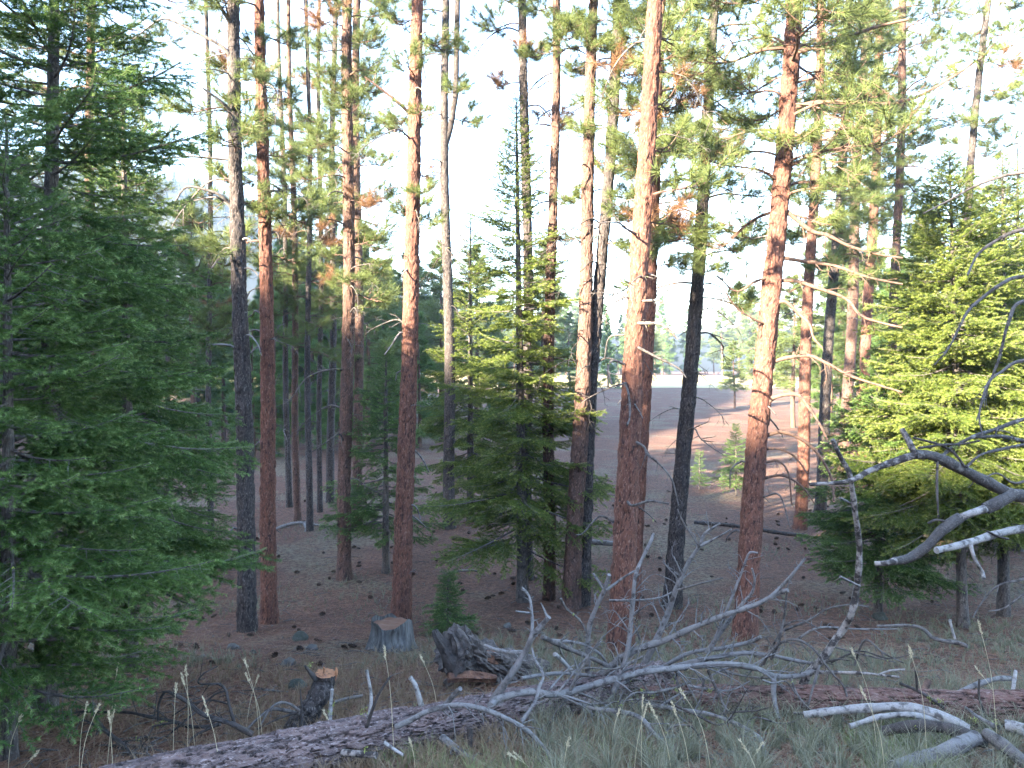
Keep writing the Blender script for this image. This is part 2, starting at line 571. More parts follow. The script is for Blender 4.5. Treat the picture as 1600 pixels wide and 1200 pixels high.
def fir_bough(name, L, seed):
    random.seed(seed)
    mb = MB()
    t = np.linspace(0, 1, 12)
    w1, w2 = U(-.06, .06), U(-.05, .05)
    ax = np.stack([L * t, L * (w1 * np.sin(3 * t) + w2 * t), L * (-.16 * t + .20 * t ** 2.2)], 1)
    add_tube(mb, ax, .004 + (.009 * L) * (1 - t), 5)
    fir_needles_on(mb, ax, .9, 420, skip=.45)
    n = int(L / .062)
    for k in range(n):
        s = .10 + .88 * (k + .5 * U(0, 1)) / n
        b = along(ax, np.array([s]))[0]
        sg = 1 if k % 2 else -1
        ln = L * .52 * (1 - s) ** .6 * U(.6, 1.15) * min(1, .45 + s * 2.2) + .06
        a = math.radians(U(42, 66))
        d = np.array([math.cos(a), sg * math.sin(a), U(-.38, .2)])
        m_ = b + d * ln * .5 + np.array([0, 0, -.03 * ln])
        e = b + d * ln + np.array([.15 * ln, -sg * .06 * ln, -.08 * ln + U(-.04, .06) * ln])
        tw = smooth_path([b, m_, e], ln / 5)
        add_tube(mb, tw, np.linspace(.0035, .0015, len(tw)), 3, caps=False)
        fir_needles_on(mb, tw, U(.3, 1), 400, skip=.12)
        if ln > .14:
            nn = int(ln / .066)
            for q in range(nn):
                s2 = .15 + .78 * (q + U(0, .6)) / nn
                b2 = along(tw, np.array([s2]))[0]
                l2 = (ln * .42 * (1 - s2) + .035) * U(.7, 1.2)
                sg2 = 1 if q % 2 else -1
                a2 = a * sg + sg2 * math.radians(U(38, 58))
                d2 = np.array([math.cos(a2), math.sin(a2), U(-.5, .3)])
                t2 = np.array([b2, b2 + d2 * l2 * .5, b2 + d2 * l2 + np.array([0, 0, -.08 * l2])])
                fir_needles_on(mb, t2, U(.2, 1), 520)
    return mb.mesh(name, [M['wood_twig'], M['fir']], smooth=False)


def pine_tuft(mb, b, d, n=70, ln=.165, m=1, wd=.006):
    d = unit(np.asarray(d, float))
    s = RNG.random(n)
    base = b - d * (.10 * s)[:, None]
    r = unit(RNG.normal(size=(n, 3)))
    dr = unit(d * (.25 + .9 * (1 - s))[:, None] + r * .95 + np.array([0, 0, -.08]))
    needles(mb, base, dr, ln * (.7 + .5 * RNG.random(n)), wd, m, RNG.random(n) * .7)


def pine_bough(name, L, seed, tufts=75, brown=False):
    random.seed(seed)
    mb = MB()
    dr = U(.05, .28)
    ax = smooth_path([np.array(p) * L for p in ([0, 0, 0], [.25, U(-.03, .03), .02], [.5, U(-.07, .07), -.25 * dr], [.75, U(-.1, .1), -.6 * dr], [.95, U(-.14, .14), -.55 * dr + .05])], L / 14)
    add_tube(mb, ax, np.linspace(.013 * L + .006, .004, len(ax)), 6, .06)
    pine_tuft(mb, ax[-1], ax[-1] - ax[-2], tufts)
    n = int(6 + 5.5 * L)
    for k in range(n):
        s = .28 + .66 * (k + U(0, .7)) / n
        b = along(ax, np.array([s]))[0]
        sg = 1 if k % 2 else -1
        ln = L * (.46 * (1 - s) + .14) * U(.6, 1.25)
        a = math.radians(U(25, 80)) * sg
        d = np.array([math.cos(a), math.sin(a), U(-.55, .45)])
        e = b + d * ln + np.array([0, 0, U(.02, .16)])
        tw = smooth_path([b, b + d * ln * .5 + np.array([0, 0, -.05 * ln]), e], ln / 6)
        add_tube(mb, tw, np.linspace(.008, .004, len(tw)), 4, .08, caps=False)
        pine_tuft(mb, tw[-1], tw[-1] - tw[-2], tufts)
        for q in range(random.choice((1, 2, 2, 3))):
            s2 = U(.4, .95); b2 = along(tw, np.array([s2]))[0]
            a2 = a + U(-1.1, 1.1)
            d2 = np.array([math.cos(a2), math.sin(a2), U(-.2, .8)]); l2 = U(.1, .3)
            t2 = np.array([b2, b2 + d2 * l2 * .5, b2 + d2 * l2 + np.array([0, 0, .03])])
            add_tube(mb, t2, [.005, .0045, .004], 3, caps=False)
            pine_tuft(mb, t2[-1], d2 + np.array([0, 0, .3]), int(tufts * .85))
    return mb.mesh(name, [M['limb_red'], M['brown_needles'] if brown else M['pine']], smooth=False)


def twigs_on(mb, path, r0, depth, mat, lmul=.4, n=None, gravity=-.25):
    L = np.linalg.norm(np.diff(path, axis=0), axis=1).sum()
    n = n if n is not None else int(3 + L * 5)
    for k in range(n):
        s = U(.15, .97)
        b = along(path, np.array([s]))[0]
        T = unit(along(path, np.array([min(1, s + .03)]))[0] - along(path, np.array([s - .03]))[0])
        r = unit(RNG.normal(size=3)); r = unit(r - T * np.dot(r, T))
        d = unit(T * U(.3, .9) + r * U(.5, 1) + np.array([0, 0, gravity * U(0, 1)]))
        ln = L * lmul * U(.25, 1) * (1.05 - s * .6)
        c = unit(RNG.normal(size=3)) * ln * .16
        tw = smooth_path([b, b + d * ln * .35 + c * .6, b + d * ln * .7 + c * 1.1 + np.array([0, 0, -.05 * ln]), b + d * ln + np.array([0, 0, U(-.3, .12) * ln])], max(.03, ln / 7))
        rr = min(r0 * (1 - s * .7) * .5, .012) + .0012
        add_tube(mb, tw, np.linspace(rr, .0012, len(tw)), 4, .05, mat, caps=False)
        if depth > 0 and ln > .15: twigs_on(mb, tw, rr, depth - 1, mat, .45, random.choice((1, 2, 3)), gravity)


def dead_limb(name, L, seed, mat, droop):
    random.seed(seed)
    mb = MB()
    z = U(-.02, .12)
    ax = smooth_path([np.array(p) * L for p in ([0, 0, 0], [.25, U(-.05, .05), z], [.5, U(-.1, .1), z - .25 * droop], [.75, U(-.16, .16), z - .65 * droop], [.92, U(-.2, .2), z - 1.15 * droop])], L / 12)
    add_tube(mb, ax, np.linspace(.009 * L + .006, .002, len(ax)), 6, .08)
    twigs_on(mb, ax, .012 * L + .004, 1, 0, .38, int(4 + 4 * L))
    return mb.mesh(name, [M[mat]])


FIR = {'s': [fir_bough('fir_bough_short', .55, 100 + k) for k in range(3)],
       'm': [fir_bough('fir_bough_mid', 1.05, 110 + k) for k in range(4)],
       'l': [fir_bough('fir_bough_long', 1.75, 120 + k) for k in range(4)]}
FIR_LIT = {}  # bough copies for the sunlit firs, sun tint in their needle colour
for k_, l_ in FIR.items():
    FIR_LIT[k_] = [m_.copy() for m_ in l_]
    for m_ in FIR_LIT[k_]: m_.materials[1] = M['fir_sunlit']
PINE = {'s': [pine_bough('pine_bough_short', .8, 200 + k, brown=(k == 9)) for k in range(10)],
        'm': [pine_bough('pine_bough_mid', 1.5, 210 + k) for k in range(4)],
        'l': [pine_bough('pine_bough_long', 2.4, 220 + k) for k in range(4)]}
DEAD = {'twig': [dead_limb('dead_limb_thin', U(.7, 1.5), 300 + k, 'wood_twig', U(.1, .6)) for k in range(8)],
        'dark': [dead_limb('dead_limb_dark', U(.6, 1.3), 320 + k, 'wood_dark', U(.1, .7)) for k in range(6)],
        'stub': [dead_limb('dead_limb_stub', U(.18, .4), 340 + k, 'wood_grey', U(-.3, .4)) for k in range(5)],
        'red': [dead_limb('dead_limb_red', U(1.0, 1.9), 350 + k, 'limb_red', U(.2, .7)) for k in range(6)]}
random.seed(21)


def limb_at(name, me, parent, loc, azim, elev, scale, roll=0.0):
    R = Matrix.Rotation(azim, 4, 'Z') @ Matrix.Rotation(-elev, 4, 'Y') @ Matrix.Rotation(roll, 4, 'X')
    o = obj(name, me, parent)
    o.matrix_basis = Matrix.Translation(loc) @ R @ Matrix.Scale(scale, 4)
    return o


# ------------------------------------------------------------------ fir trees
def fir_tree(label, loc, H, R, n, z0, r0, lean=(0, 0), name='fir_tree', group=None, big=1.0, dead=8, gap=0.0, topthin=1.0, bias=None, lib=None):
    t = thing(name, label, 'fir tree', loc, group)
    hh = np.linspace(0, H, 14)
    path = np.stack([lean[0] * hh / H, lean[1] * hh / H, hh - .15], 1)
    rad = r0 * (1 - hh / H) ** .8 + .006
    rad[0] *= 1.25
    obj('trunk', bark_tube('fir_trunk', path, rad, M['bark_fir'], 20, .12, .09, .004 + .02 * r0, random.randint(0, 99), max(.06, H / 140)), t)
    mb = MB()
    top = path[-1]
    lead = np.array([top - np.array([0, 0, .5]), top - np.array([0, 0, .25]), top + np.array([0, 0, .05])])
    add_tube(mb, lead, [.008, .006, .002], 4)
    fir_needles_on(mb, lead, 1, 420)
    crown = obj('crown', mb.mesh('fir_leader', [M['wood_twig'], M['fir']], smooth=False), t)
    for k in range(n):
        f = (k + U(0, 1)) / n
        z = z0 + (H - .1 - z0) * (1 - (1 - f) ** 1.25)
        g = (z - z0) / (H - z0)
        prof = (1 - g) ** .72 * (0.72 + .28 * min(1, g * 6 + .3))
        ln = max(.16, R * prof * U(.6, 1.12))
        a = k * 2.39996 + U(-.4, .4)
        if bias is not None and g < bias[2] and math.cos(a - bias[0]) < bias[1]: a = bias[0] + U(-1.2, 1.2)
        if gap and random.random() < gap * (1 - g): continue
        key = 's' if ln < .75 else ('m' if ln < 1.35 else 'l')
        nom = {'s': .55, 'm': 1.05, 'l': 1.75}[key]
        e = math.radians(-14 + 52 * g ** 1.6 + U(-10, 12))
        px = np.interp(z, path[:, 2], path[:, 0]); py = np.interp(z, path[:, 2], path[:, 1])
        limb_at('bough', random.choice((lib or FIR)[key]), crown, (px, py, z), a, e, ln / nom, U(-.35, .35))
    for k in range(dead):
        z = U(.25, max(.5, z0 + .35 * (H - z0)))
        limb_at('dead_branch', random.choice(DEAD['twig']), t, (np.interp(z, path[:, 2], path[:, 0]), np.interp(z, path[:, 2], path[:, 1]), z), U(0, 6.28), U(-.5, .1), U(.35, .7) * min(1, R / 1.5))
    return t


def ground_at(u, v, Y=None):
    Y = Y or ground_depth(u, v)
    x = (u - 800) * Y / F
    return Vector((x, Y, Gs(x, Y)))


PI = math.pi
fir_tree('young fir with soft bright needle sprays, leader tip free of the darker firs', ground_at(15, 1190), 4.55, 1.5, 135, .55, .05, (-.02, 0), dead=5, gap=.35)
fir_tree('tall dense dark green fir behind the young fir, its top out of sight', ground_at(70, 1128), 8.8, 2.05, 215, .9, .085, (.05, .1), dead=8, gap=.4)
fir_tree('dark spreading fir beside the grey charred pine trunk', ground_at(205, 1050), 7.2, 1.75, 180, 1.1, .075, (-.15, .1), dead=10, gap=.35)
fir_tree('unseen tall fir added left of the view to shade the dark firs', Vector((-6.9, 3.6, Gs(-6.9, 3.6))), 12.5, 2.5, 170, .8, .14, dead=4)  # added out of view so its shade falls on the left firs
fir_tree('dark fir low in the shade far behind the dark spreading fir', ground_at(262, 905), 6.6, 1.7, 90, .9, .08, dead=5)
fir_tree('tall sunlit fir with drooping sprays standing amid the pine trunks', ground_at(817, 940), 9.3, 2.0, 200, 1.0, .1, (-.12, .1), dead=14, gap=.3, lib=FIR_LIT)
fir_tree('shaded young fir with flat sprays behind the stump and red pine', ground_at(603, 895), 4.9, 1.45, 110, .9, .075, dead=10, gap=.2)
fir_tree('bushy fir with lit crown between the forked pine and the sunlit fir', ground_at(735, 815), 8.6, 1.9, 170, 1.0, .1, dead=6, gap=.1, lib=FIR_LIT)
fir_tree('pale barked fir with yellow green crown behind the broken grey limb', ground_at(1505, 980), 7.6, 2.1, 240, 1.9, .075, (-.1, .2), dead=18, lib=FIR_LIT)
fir_tree('low dark fir with wide skirt left of the pale barked fir', ground_at(1372, 958), 4.6, 1.6, 150, .7, .065, dead=10)
fir_tree('lit fir with grey trunk behind the broken grey limb, nearest the wood edge', ground_at(1568, 962), 7.9, 1.9, 200, 1.6, .09, (.05, .1), dead=14, lib=FIR_LIT)
fir_tree('sunny fir crowding behind the pale barked fir', ground_at(1450, 850), 8.8, 2.1, 200, 1.2, .1, dead=6, lib=FIR_LIT)
fir_tree('tall lit fir rising far behind the other right firs', ground_at(1590, 860), 9.6, 2.2, 170, 1.2, .1, dead=4, lib=FIR_LIT)
fir_tree('small bright green fir sapling just behind the rotten log', ground_at(700, 990), .98, .5, 80, .06, .018, dead=3)
fir_tree('open grown sapling on bare ground between dark pine and leaning pale pine', ground_at(1150, 775), 2.4, .8, 90, .35, .03, dead=3, gap=.1)
fir_tree('tiny sapling beside the dark leaning pine', ground_at(1093, 765), 1.4, .5, 50, .2, .02, dead=2, gap=.1)


# ------------------------------------------------------------------ pine trees
def px_branch(name, parent, origin, pts, w, Y0, Y1, mat, tw=1, k=7, twn=None, lmul=.28, mat2=None, tufts=0, gravity=-.25, lichen_ok=True):
    """a limb whose course was read off the photograph, at its own distance"""
    n = len(pts)
    Q = []
    for q, (u, v) in enumerate(pts):
        f = q / (n - 1)
        Y = Y0 + (Y1 - Y0) * f + (U(-.04, .04) if 0 < q < n - 1 else 0)
        Q.append(np.array(P(u, v, Y)))
    mY = .5 * (Y0 + Y1)
    path = smooth_path(Q, .05)
    rad = np.linspace(w[0], w[1], len(path)) * mY / F * .5
    rad = rad * (1 + .08 * np.sin(np.arange(len(rad)) * .9 + U(0, 6)))
    path = path - np.array(origin)
    mb = MB()
    add_tube(mb, path, rad, k, .07)
    if twn != 0: twigs_on(mb, path, float(rad.mean()), tw, 0, lmul, twn, gravity)
    mats = [M[mat]]
    if tufts:
        mats.append(M['pine'])
        for _ in range(tufts):
            b = along(path, np.array([U(.35, 1)]))[0]
            d = unit(RNG.normal(size=3) + np.array([0, 0, .4])); l = U(.15, .5)
            tp = np.array([b, b + d * l * .5, b + d * l + np.array([0, 0, .05])])
            add_tube(mb, tp, [.007, .006, .004], 4, caps=False)
            pine_tuft(mb, tp[-1], d + np.array([0, 0, .3]), 75)
            pine_tuft(mb, tp[1] + unit(RNG.normal(size=3)) * .06, d, 60)
    if lichen_ok and random.random() < .16:
        mats.append(M['lichen'])
        for _ in range(random.choice((1, 2, 3))):
            b = along(path, np.array([U(.2, 1)]))[0] + RNG.normal(size=3) * .02
            nn_ = 14
            needles(mb, b + RNG.normal(size=(nn_, 3)) * .012, unit(RNG.normal(size=(nn_, 3))), .02, .008, len(mats) - 1)
    return obj(name, mb.mesh(name, mats), parent)


def pine_tree(label, base, top_u, w, bark, live, dead, Y=None, above=7.0, nlow=0, fork=False, bend=.05, key='m', deadmat='twig', group=None, upper=9, stubs=6, mid=None, brown=0):
    """base (u, v) of the foot, top_u where the trunk leaves the frame; live (v_low, v_high, count, length)"""
    Y = Y or ground_depth(*base)
    B = ground_at(base[0], base[1], Y)
    T0 = P(top_u, 0, Y)
    t = thing('pine_tree', label, 'pine tree', B, group)
    d = T0 - B
    H0 = d.z; H = H0 + above
    hs = np.r_[-.2, .15, .4, np.linspace(.9, H, 26)]
    ph = U(0, 6)
    fx_ = d.x / H0; yl = U(-.02, .02)
    if mid is not None:
        vm, um = mid; zm = P(0, vm, Y).z - B.z; off = (um - 800) * Y / F - B.x - fx_ * zm
    else: zm, off = H0 / 2, 0
    wig = lambda z: bend * math.sin(z * .55 + ph) * min(1, z / 3) + off * math.exp(-((z - zm) / (H0 * .3)) ** 2)
    pos = lambda z: np.array([fx_ * z + wig(z) - wig(0), yl * z + bend * .6 * math.sin(z * .43 + ph * 2) * min(1, z / 3), z])
    rb, rt = w[0] * Y / F / 2, w[1] * Y / F / 2
    rad = lambda z: (rb + (rt - rb) * z / H0 if z < H0 else max(.015, rt * (1 - (z - H0) / (above + .3)))) * (1 + .28 * math.exp(-max(z, 0) / .22))
    near = Y < 17
    me = bark_tube('pine_trunk', np.array([pos(z) for z in hs]), [rad(z) for z in hs], M[bark], 56 if near else 24, .08, .15, .017 if near else .01, random.randint(0, 200), .034 if near else .075)
    obj('trunk', me, t)
    if fork:
        zf = P(0, 230, Y).z - B.z
        a = np.array([pos(zf), pos(zf + .5) + np.array([.16, 0, 0]), pos(zf + 1.4) + np.array([.30, 0, 0]), pos(H0) + np.array([.31, 0, 0]), pos(H) + np.array([.5, 0, 0])])
        obj('forked_stem', bark_tube('forked_stem', a, [rt * .9, rt * .85, rt * .8, rt * .75, .02], M[bark], 20, .2, .15, .008, 9, .09), t)
    zv = lambda v: P(0, v, Y).z - B.z
    mb = MB()
    tp = pos(H)
    st = np.array([tp, tp + np.array([0, 0, .3]), tp + np.array([0, 0, .6])])
    add_tube(mb, st, [.02, .012, .008], 5)
    for q in range(6): pine_tuft(mb, st[1 + q % 2] + RNG.normal(size=3) * .05, np.array([0, 0, 1.0]) + RNG.normal(size=3) * .4, 70)
    crown = obj('crown', mb.mesh('pine_leader', [M['limb_red'], M['pine']], smooth=False), t)
    NOM = {'s': .8, 'm': 1.5, 'l': 2.4}
    vl, vh, n, ln = live[:4]
    n = int(n * 1.5 + 1)
    for k in range(n):
        z = zv(vl) + (zv(vh) - zv(vl)) * (k + U(0, 1)) / n
        l = ln * U(.6, 1.2)
        kk = 's' if l < 1.05 else ('m' if l < 1.9 else 'l')
        a = k * 2.4 + U(-.6, .6)
        if len(live) > 4: a = live[4] + U(-1.1, 1.1)
        limb_at('bough', random.choice(PINE[kk]), crown, pos(z), a, math.radians(U(-12, 22)), l / NOM[kk], U(-.4, .4))
    for k in range(upper):
        f = (k + U(0, 1)) / upper
        z = H0 + .3 + (H - H0 - .5) * f
        l = 1.9 * (1 - f) ** .7 * U(.7, 1.15) + .4
        kk = 's' if l < 1.05 else ('m' if l < 1.9 else 'l')
        limb_at('bough', random.choice(PINE[kk]), crown, pos(z), k * 2.4 + U(-.5, .5), math.radians(-5 + 40 * f + U(-8, 12)), l / NOM[kk], U(-.4, .4))
    dv0, dv1, dn = dead
    dn = int(dn * 1.5)
    for k in range(dn):
        z = zv(dv0) + (zv(dv1) - zv(dv0)) * (k + U(0, 1)) / dn
        a = U(0, 2 * PI)
        limb_at('dead_branch', random.choice(DEAD[deadmat]), t, pos(z), a, U(-.35, .35), U(.6, 1.25), U(-.5, .5))
    for k in range(stubs):
        z = U(.5, H0 * .8); a = random.choice((0, PI)) + U(-1.1, 1.1)
        limb_at('branch_stub', random.choice(DEAD['stub']), t, pos(z), a, U(-.1, .7), U(.7, 1.1))
    return t, Y, B


t1, y1, b1 = pine_tree('charred grey black pine trunk standing beside the slim red pine', (386, 986), 364, (27, 17), 'bark_dark', (330, 20, 5, .9), (420, 30, 9), stubs=7, mid=(500, 376), bend=.03)
for pts, w in (([(363, 93), (347, 73), (300, 47), (267, 32), (247, 32), (207, 63)], (6, 2)), ([(364, 323), (347, 307), (323, 297), (290, 293), (270, 323)], (6, 2)),
               ([(367, 180), (347, 160), (317, 138)], (6, 3)), ([(360, 250), (300, 245), (247, 248)], (4, 2)), ([(362, 40), (350, 20), (335, -5)], (7, 4)), ([(374, 400), (350, 396), (330, 420)], (5, 2))):
    px_branch('dead_branch', t1, b1, pts, w, y1, y1 - .4, 'wood_twig', tufts=2 if w[0] != 6 else 0)
px_branch('dead_branch', t1, b1, [(371, 546), (355, 539), (322, 538)], (5, 2), y1, y1 - .3, 'wood_grey', twn=4)
t2, y2, b2 = pine_tree('slim red barked pine beside the charred grey trunk', (421, 973), 408, (24, 14), 'bark_red', (420, 10, 8, .8), (560, 60, 9), stubs=9, bend=.03)
pine_tree('pine with tufted green shoots along its upper trunk, left of the stump', (538, 905), 543, (20, 14), 'bark_brown', (470, 0, 20, 1.0), (760, 300, 9), stubs=4)
pine_tree('slender pine close behind the tufted pine', (559, 828), 556, (15, 11), 'bark_brown', (500, 0, 14, 1.1), (760, 300, 7), stubs=3)
t4, y4, b4 = pine_tree('straight red brown pine rising just behind the old stump', (627, 972), 656, (29, 16), 'bark_red', (390, 20, 6, .7), (520, 30, 8), stubs=10, mid=(450, 640), bend=.03)
px_branch('dead_branch', t4, b4, [(643, 180), (622, 160), (590, 135), (570, 120)], (7, 2), y4, y4 - .3, 'limb_red', tufts=3)
pine_tree('dark pine whose trunk forks into two stems high up', (702, 825), 694, (18, 11), 'bark_dark', (200, 5, 5, 1.0), (520, 60, 12), stubs=3, fork=True, deadmat='dark')
pine_tree('thin dark pine directly behind the sunlit fir', (824, 905), 820, (17, 11), 'bark_dark', (200, 0, 3, .9), (420, 40, 9), stubs=2, deadmat='dark')
pine_tree('straight thin pine right of the sunlit fir', (858, 936), 866, (18, 10), 'bark_brown', (120, 0, 3, .8), (620, 60, 11), stubs=4, deadmat='dark')
pine_tree('stout pine of the close pair right of the sunlit fir', (892, 950), 933, (27, 13), 'bark_brown', (110, -10, 5, .9), (620, 80, 9), stubs=5, deadmat='dark')
pine_tree('darker leaning pine of the close pair right of the sunlit fir', (911, 946), 966, (18, 15), 'bark_dark', (400, 0, 10, 1.2), (640, 60, 14), stubs=3, deadmat='dark', mid=(450, 936))
t10, y10, b10 = pine_tree('big orange red pine rising out of the fallen branches', (968, 1028), 1026, (38, 21), 'bark_red', (420, 20, 5, .8, .2), (560, 60, 7), stubs=8, mid=(500, 989), bend=.03)
for pts, w in (([(995, 505), (1015, 505), (1035, 508), (1060, 530)], (6, 3)), ([(992, 540), (1030, 560), (1060, 575), (1072, 590)], (5, 2)), ([(975, 569), (958, 563), (950, 575), (956, 600)], (4, 3)),
               ([(977, 598), (983, 620), (984, 650), (980, 665)], (4, 3)), ([(985, 687), (1005, 697), (1012, 710), (1030, 725), (1050, 750), (1060, 790)], (5, 2)), ([(978, 780), (988, 790), (1015, 783), (1045, 787)], (5, 3)), ([(1003, 470), (1035, 472), (1060, 500)], (5, 2))):
    px_branch('dead_branch', t10, b10, pts, w, y10 - .1, y10 - .45, 'wood_twig', tw=1)
pine_tree('slim red pine close behind the big orange red pine', (988, 968), 1036, (20, 13), 'bark_red', (430, 20, 13, .9), (640, 320, 6), stubs=5, mid=(500, 1012), bend=.03)
pine_tree('blackened leaning pine with teal needled shoots right of the red pair', (1050, 948), 1120, (26, 13), 'bark_dark', (470, -10, 16, 1.3), (720, 300, 13), stubs=3, mid=(500, 1080))
t13, y13, b13 = pine_tree('pale red pine leaning right with long drooping bare limbs', (1163, 1000), 1243, (34, 22), 'bark_red', (350, -10, 15, 1.5), (300, 40, 5), stubs=7, mid=(560, 1194), deadmat='red', bend=.03)
for pts, w, tf in (([(1220, 323), (1265, 359), (1294, 368), (1328, 385), (1376, 398), (1410, 403)], (8, 3), 2), ([(1218, 402), (1254, 408), (1305, 416), (1356, 433), (1410, 444)], (7, 3), 2),
                   ([(1212, 439), (1243, 439), (1277, 450), (1322, 467), (1345, 493), (1376, 504), (1410, 512)], (7, 3), 0), ([(1207, 478), (1226, 471), (1248, 490), (1265, 507), (1271, 527), (1285, 544)], (7, 3), 0),
                   ([(1205, 566), (1231, 559), (1265, 556), (1294, 569), (1333, 589), (1410, 613)], (7, 3), 0), ([(1194, 633), (1213, 620), (1246, 617), (1266, 640), (1283, 667), (1293, 687)], (8, 3), 0),
                   ([(1198, 680), (1223, 675), (1253, 687), (1279, 710), (1299, 747), (1303, 783)], (7, 3), 0), ([(1192, 702), (1215, 701), (1240, 712), (1262, 740)], (5, 2), 0),
                   ([(1190, 748), (1223, 743), (1253, 760), (1273, 787)], (5, 2), 0), ([(1190, 725), (1215, 720), (1232, 740), (1237, 790)], (4, 2), 0),
                   ([(1240, 83), (1300, 67), (1366, 43), (1420, 30)], (8, 4), 5), ([(1228, 173), (1280, 160), (1366, 163), (1416, 157), (1450, 143), (1500, 113), (1546, 80)], (8, 3), 7),
                   ([(1225, 215), (1290, 205), (1350, 200), (1400, 215)], (6, 3), 3), ([(1205, 510), (1180, 500), (1150, 480), (1130, 450)], (4, 2), 0), ([(1210, 430), (1180, 440), (1150, 455), (1120, 430)], (5, 2), 3)):
    px_branch('dead_branch' if tf < 2 else 'limb', t13, b13, pts, w, y13, y13 - U(.1, .6), 'limb_red', tufts=tf, lmul=.24)

random.seed(55)
for (tr_, yy_, bb_, us, vs, mt_) in ((t13, y13, b13, (1160, 1205), (470, 860), 'wood_twig'), (t10, y10, b10, (955, 1000), (450, 850), 'wood_twig'), (t1, y1, b1, (372, 380), (300, 900), 'wood_grey'), (t4, y4, b4, (627, 645), (350, 880), 'wood_grey'), (t2, y2, b2, (409, 419), (250, 900), 'wood_twig')):
    for k in range(7):
        v0 = vs[0] + (vs[1] - vs[0]) * (k + U(0, 1)) / 7
        u0 = us[1] + (us[0] - us[1]) * (v0 - vs[0]) / (vs[1] - vs[0])
        sg = random.choice((-1, 1)); l = U(18, 60) if tr_ is t13 or tr_ is t10 else U(12, 40)
        px_branch('dead_branch', tr_, bb_, [(u0, v0), (u0 + sg * l * .4, v0 - U(0, .3) * l), (u0 + sg * l * .85, v0 + U(-.1, .4) * l), (u0 + sg * l * U(.9, 1.2), v0 + U(.1, .9) * l)], (4, 1.5), yy_, yy_ - U(-.3, .5), mt_, twn=4, lmul=.35)

# the close wood behind, right
for (bu, bv, tu, w0, w1, bark, lab, lv) in (
        (1250, 826, 1290, 19, 12, 'bark_red', 'dark red pine at the left edge of the dense right pine clump', (470, 0, 16, 1.5)),
        (1281, 806, 1330, 17, 11, 'bark_dark', 'black trunked pine touching the dark red pine of the clump', (440, 0, 20, 1.6)),
        (1318, 735, 1350, 17, 12, 'bark_brown', 'pine behind the black trunked pine of the clump', (420, 0, 24, 2.0)),
        (1345, 760, 1385, 16, 12, 'bark_red', 'dense needled pine in the middle of the right clump', (400, 0, 26, 1.9)),
        (1390, 790, 1410, 15, 10, 'bark_brown', 'pine of the clump standing closest to the sunny firs', (330, 0, 18, 1.7)),
        (1470, 800, 1535, 14, 9, 'bark_dark', 'dark leaning pine rising over the sunny firs', (260, 0, 9, 1.3)),
        (1625, 800, 1615, 15, 10, 'bark_dark', 'dark pine rising behind the lit fir at the wood edge', (300, 0, 12, 1.5)),
        (465, 816, 455, 11, 6, 'bark_brown', 'thin pine of the tight trunk cluster behind the red pine', (560, 60, 12, 1.1)),
        (484, 829, 478, 10, 5, 'bark_dark', 'crooked thin pine of the tight trunk cluster', (560, 180, 12, 1.2)),
        (500, 800, 497, 8, 5, 'bark_dark', 'thinnest pine of the tight trunk cluster', (560, 200, 9, 1.2)),
        (516, 785, 520, 12, 7, 'bark_dark', 'straight dark pine right of the tight trunk cluster', (520, 100, 14, 1.3)),
        (452, 792, 440, 9, 5, 'bark_dark', 'grey pine pole left of the tight trunk cluster', (520, 120, 10, 1.1)),
        (150, 870, 150, 17, 11, 'bark_brown', 'pine with dull tufts rising behind the dark firs', (420, 0, 22, 1.8)),
        (330, 860, 318, 9, 5, 'bark_dark', 'thin pine pole behind the dark spreading fir', (540, 330, 12, 1.1))):
    pine_tree(lab, (bu, bv), tu, (w0, w1), bark, lv, (720, 300, 5), stubs=1, upper=6)

# ------------------------------------------------------------------ mid and far trees (shared shapes, each its own object)
def far_meshes(kind, H, seed):
    random.seed(seed)
    tr = MB(); hs = np.linspace(-.3, H, 9)
    add_tube(tr, np.stack([.1 * np.sin(hs * .5 + seed), .1 * np.cos(hs * .4), hs], 1), .016 * H * (1 - hs / H * .92), 8, .05)
    trm = tr.mesh('far_trunk', [M['far_bark']])
    mb = MB()
    nb = 90
    z0 = H * (.30 if kind == 'pine' else .08)
    for k in range(nb):
        f = (k + U(0, 1)) / nb
        z = z0 + (H - z0) * f
        R = (H * .17 * (1 - f ** 2.2) + .25 if kind == 'pine' else H * .20 * (1 - f) + .15) * U(.6, 1.15)
        a = U(0, 2 * PI); e = math.radians(-15 + 45 * f + U(-8, 8))
        d = np.array([math.cos(a) * math.cos(e), math.sin(a) * math.cos(e), math.sin(e)])
        b = np.array([0, 0, z]); p = np.array([b, b + d * R * .5 + np.array([0, 0, .02 * R]), b + d * R])
        add_tube(mb, p, [.02, .015, .008], 3, caps=False)
        n = int(26 + 40 * R / 2)
        s = RNG.random(n) ** .7 * .75 + .25
        c = b + d * (R * s)[:, None] + RNG.normal(size=(n, 3)) * np.array([.16, .16, .10]) * R * .6
        nn = 11
        base = np.repeat(c, nn, 0)
        dd = unit(RNG.normal(size=(n * nn, 3)) * np.array([1, 1, .7]) + d * .8)
        needles(mb, base, dd, .20 + .16 * RNG.random(n * nn), .022, 1, RNG.random(n * nn) * .5)
    return trm, mb.mesh('far_crown', [M['far_bark'], M['pine' if kind == 'pine' else 'fir']], smooth=False)


FARP = [far_meshes('pine', 11, 400 + k) for k in range(4)]
FARF = [far_meshes('fir', 9, 410 + k) for k in range(4)]
random.seed(77)


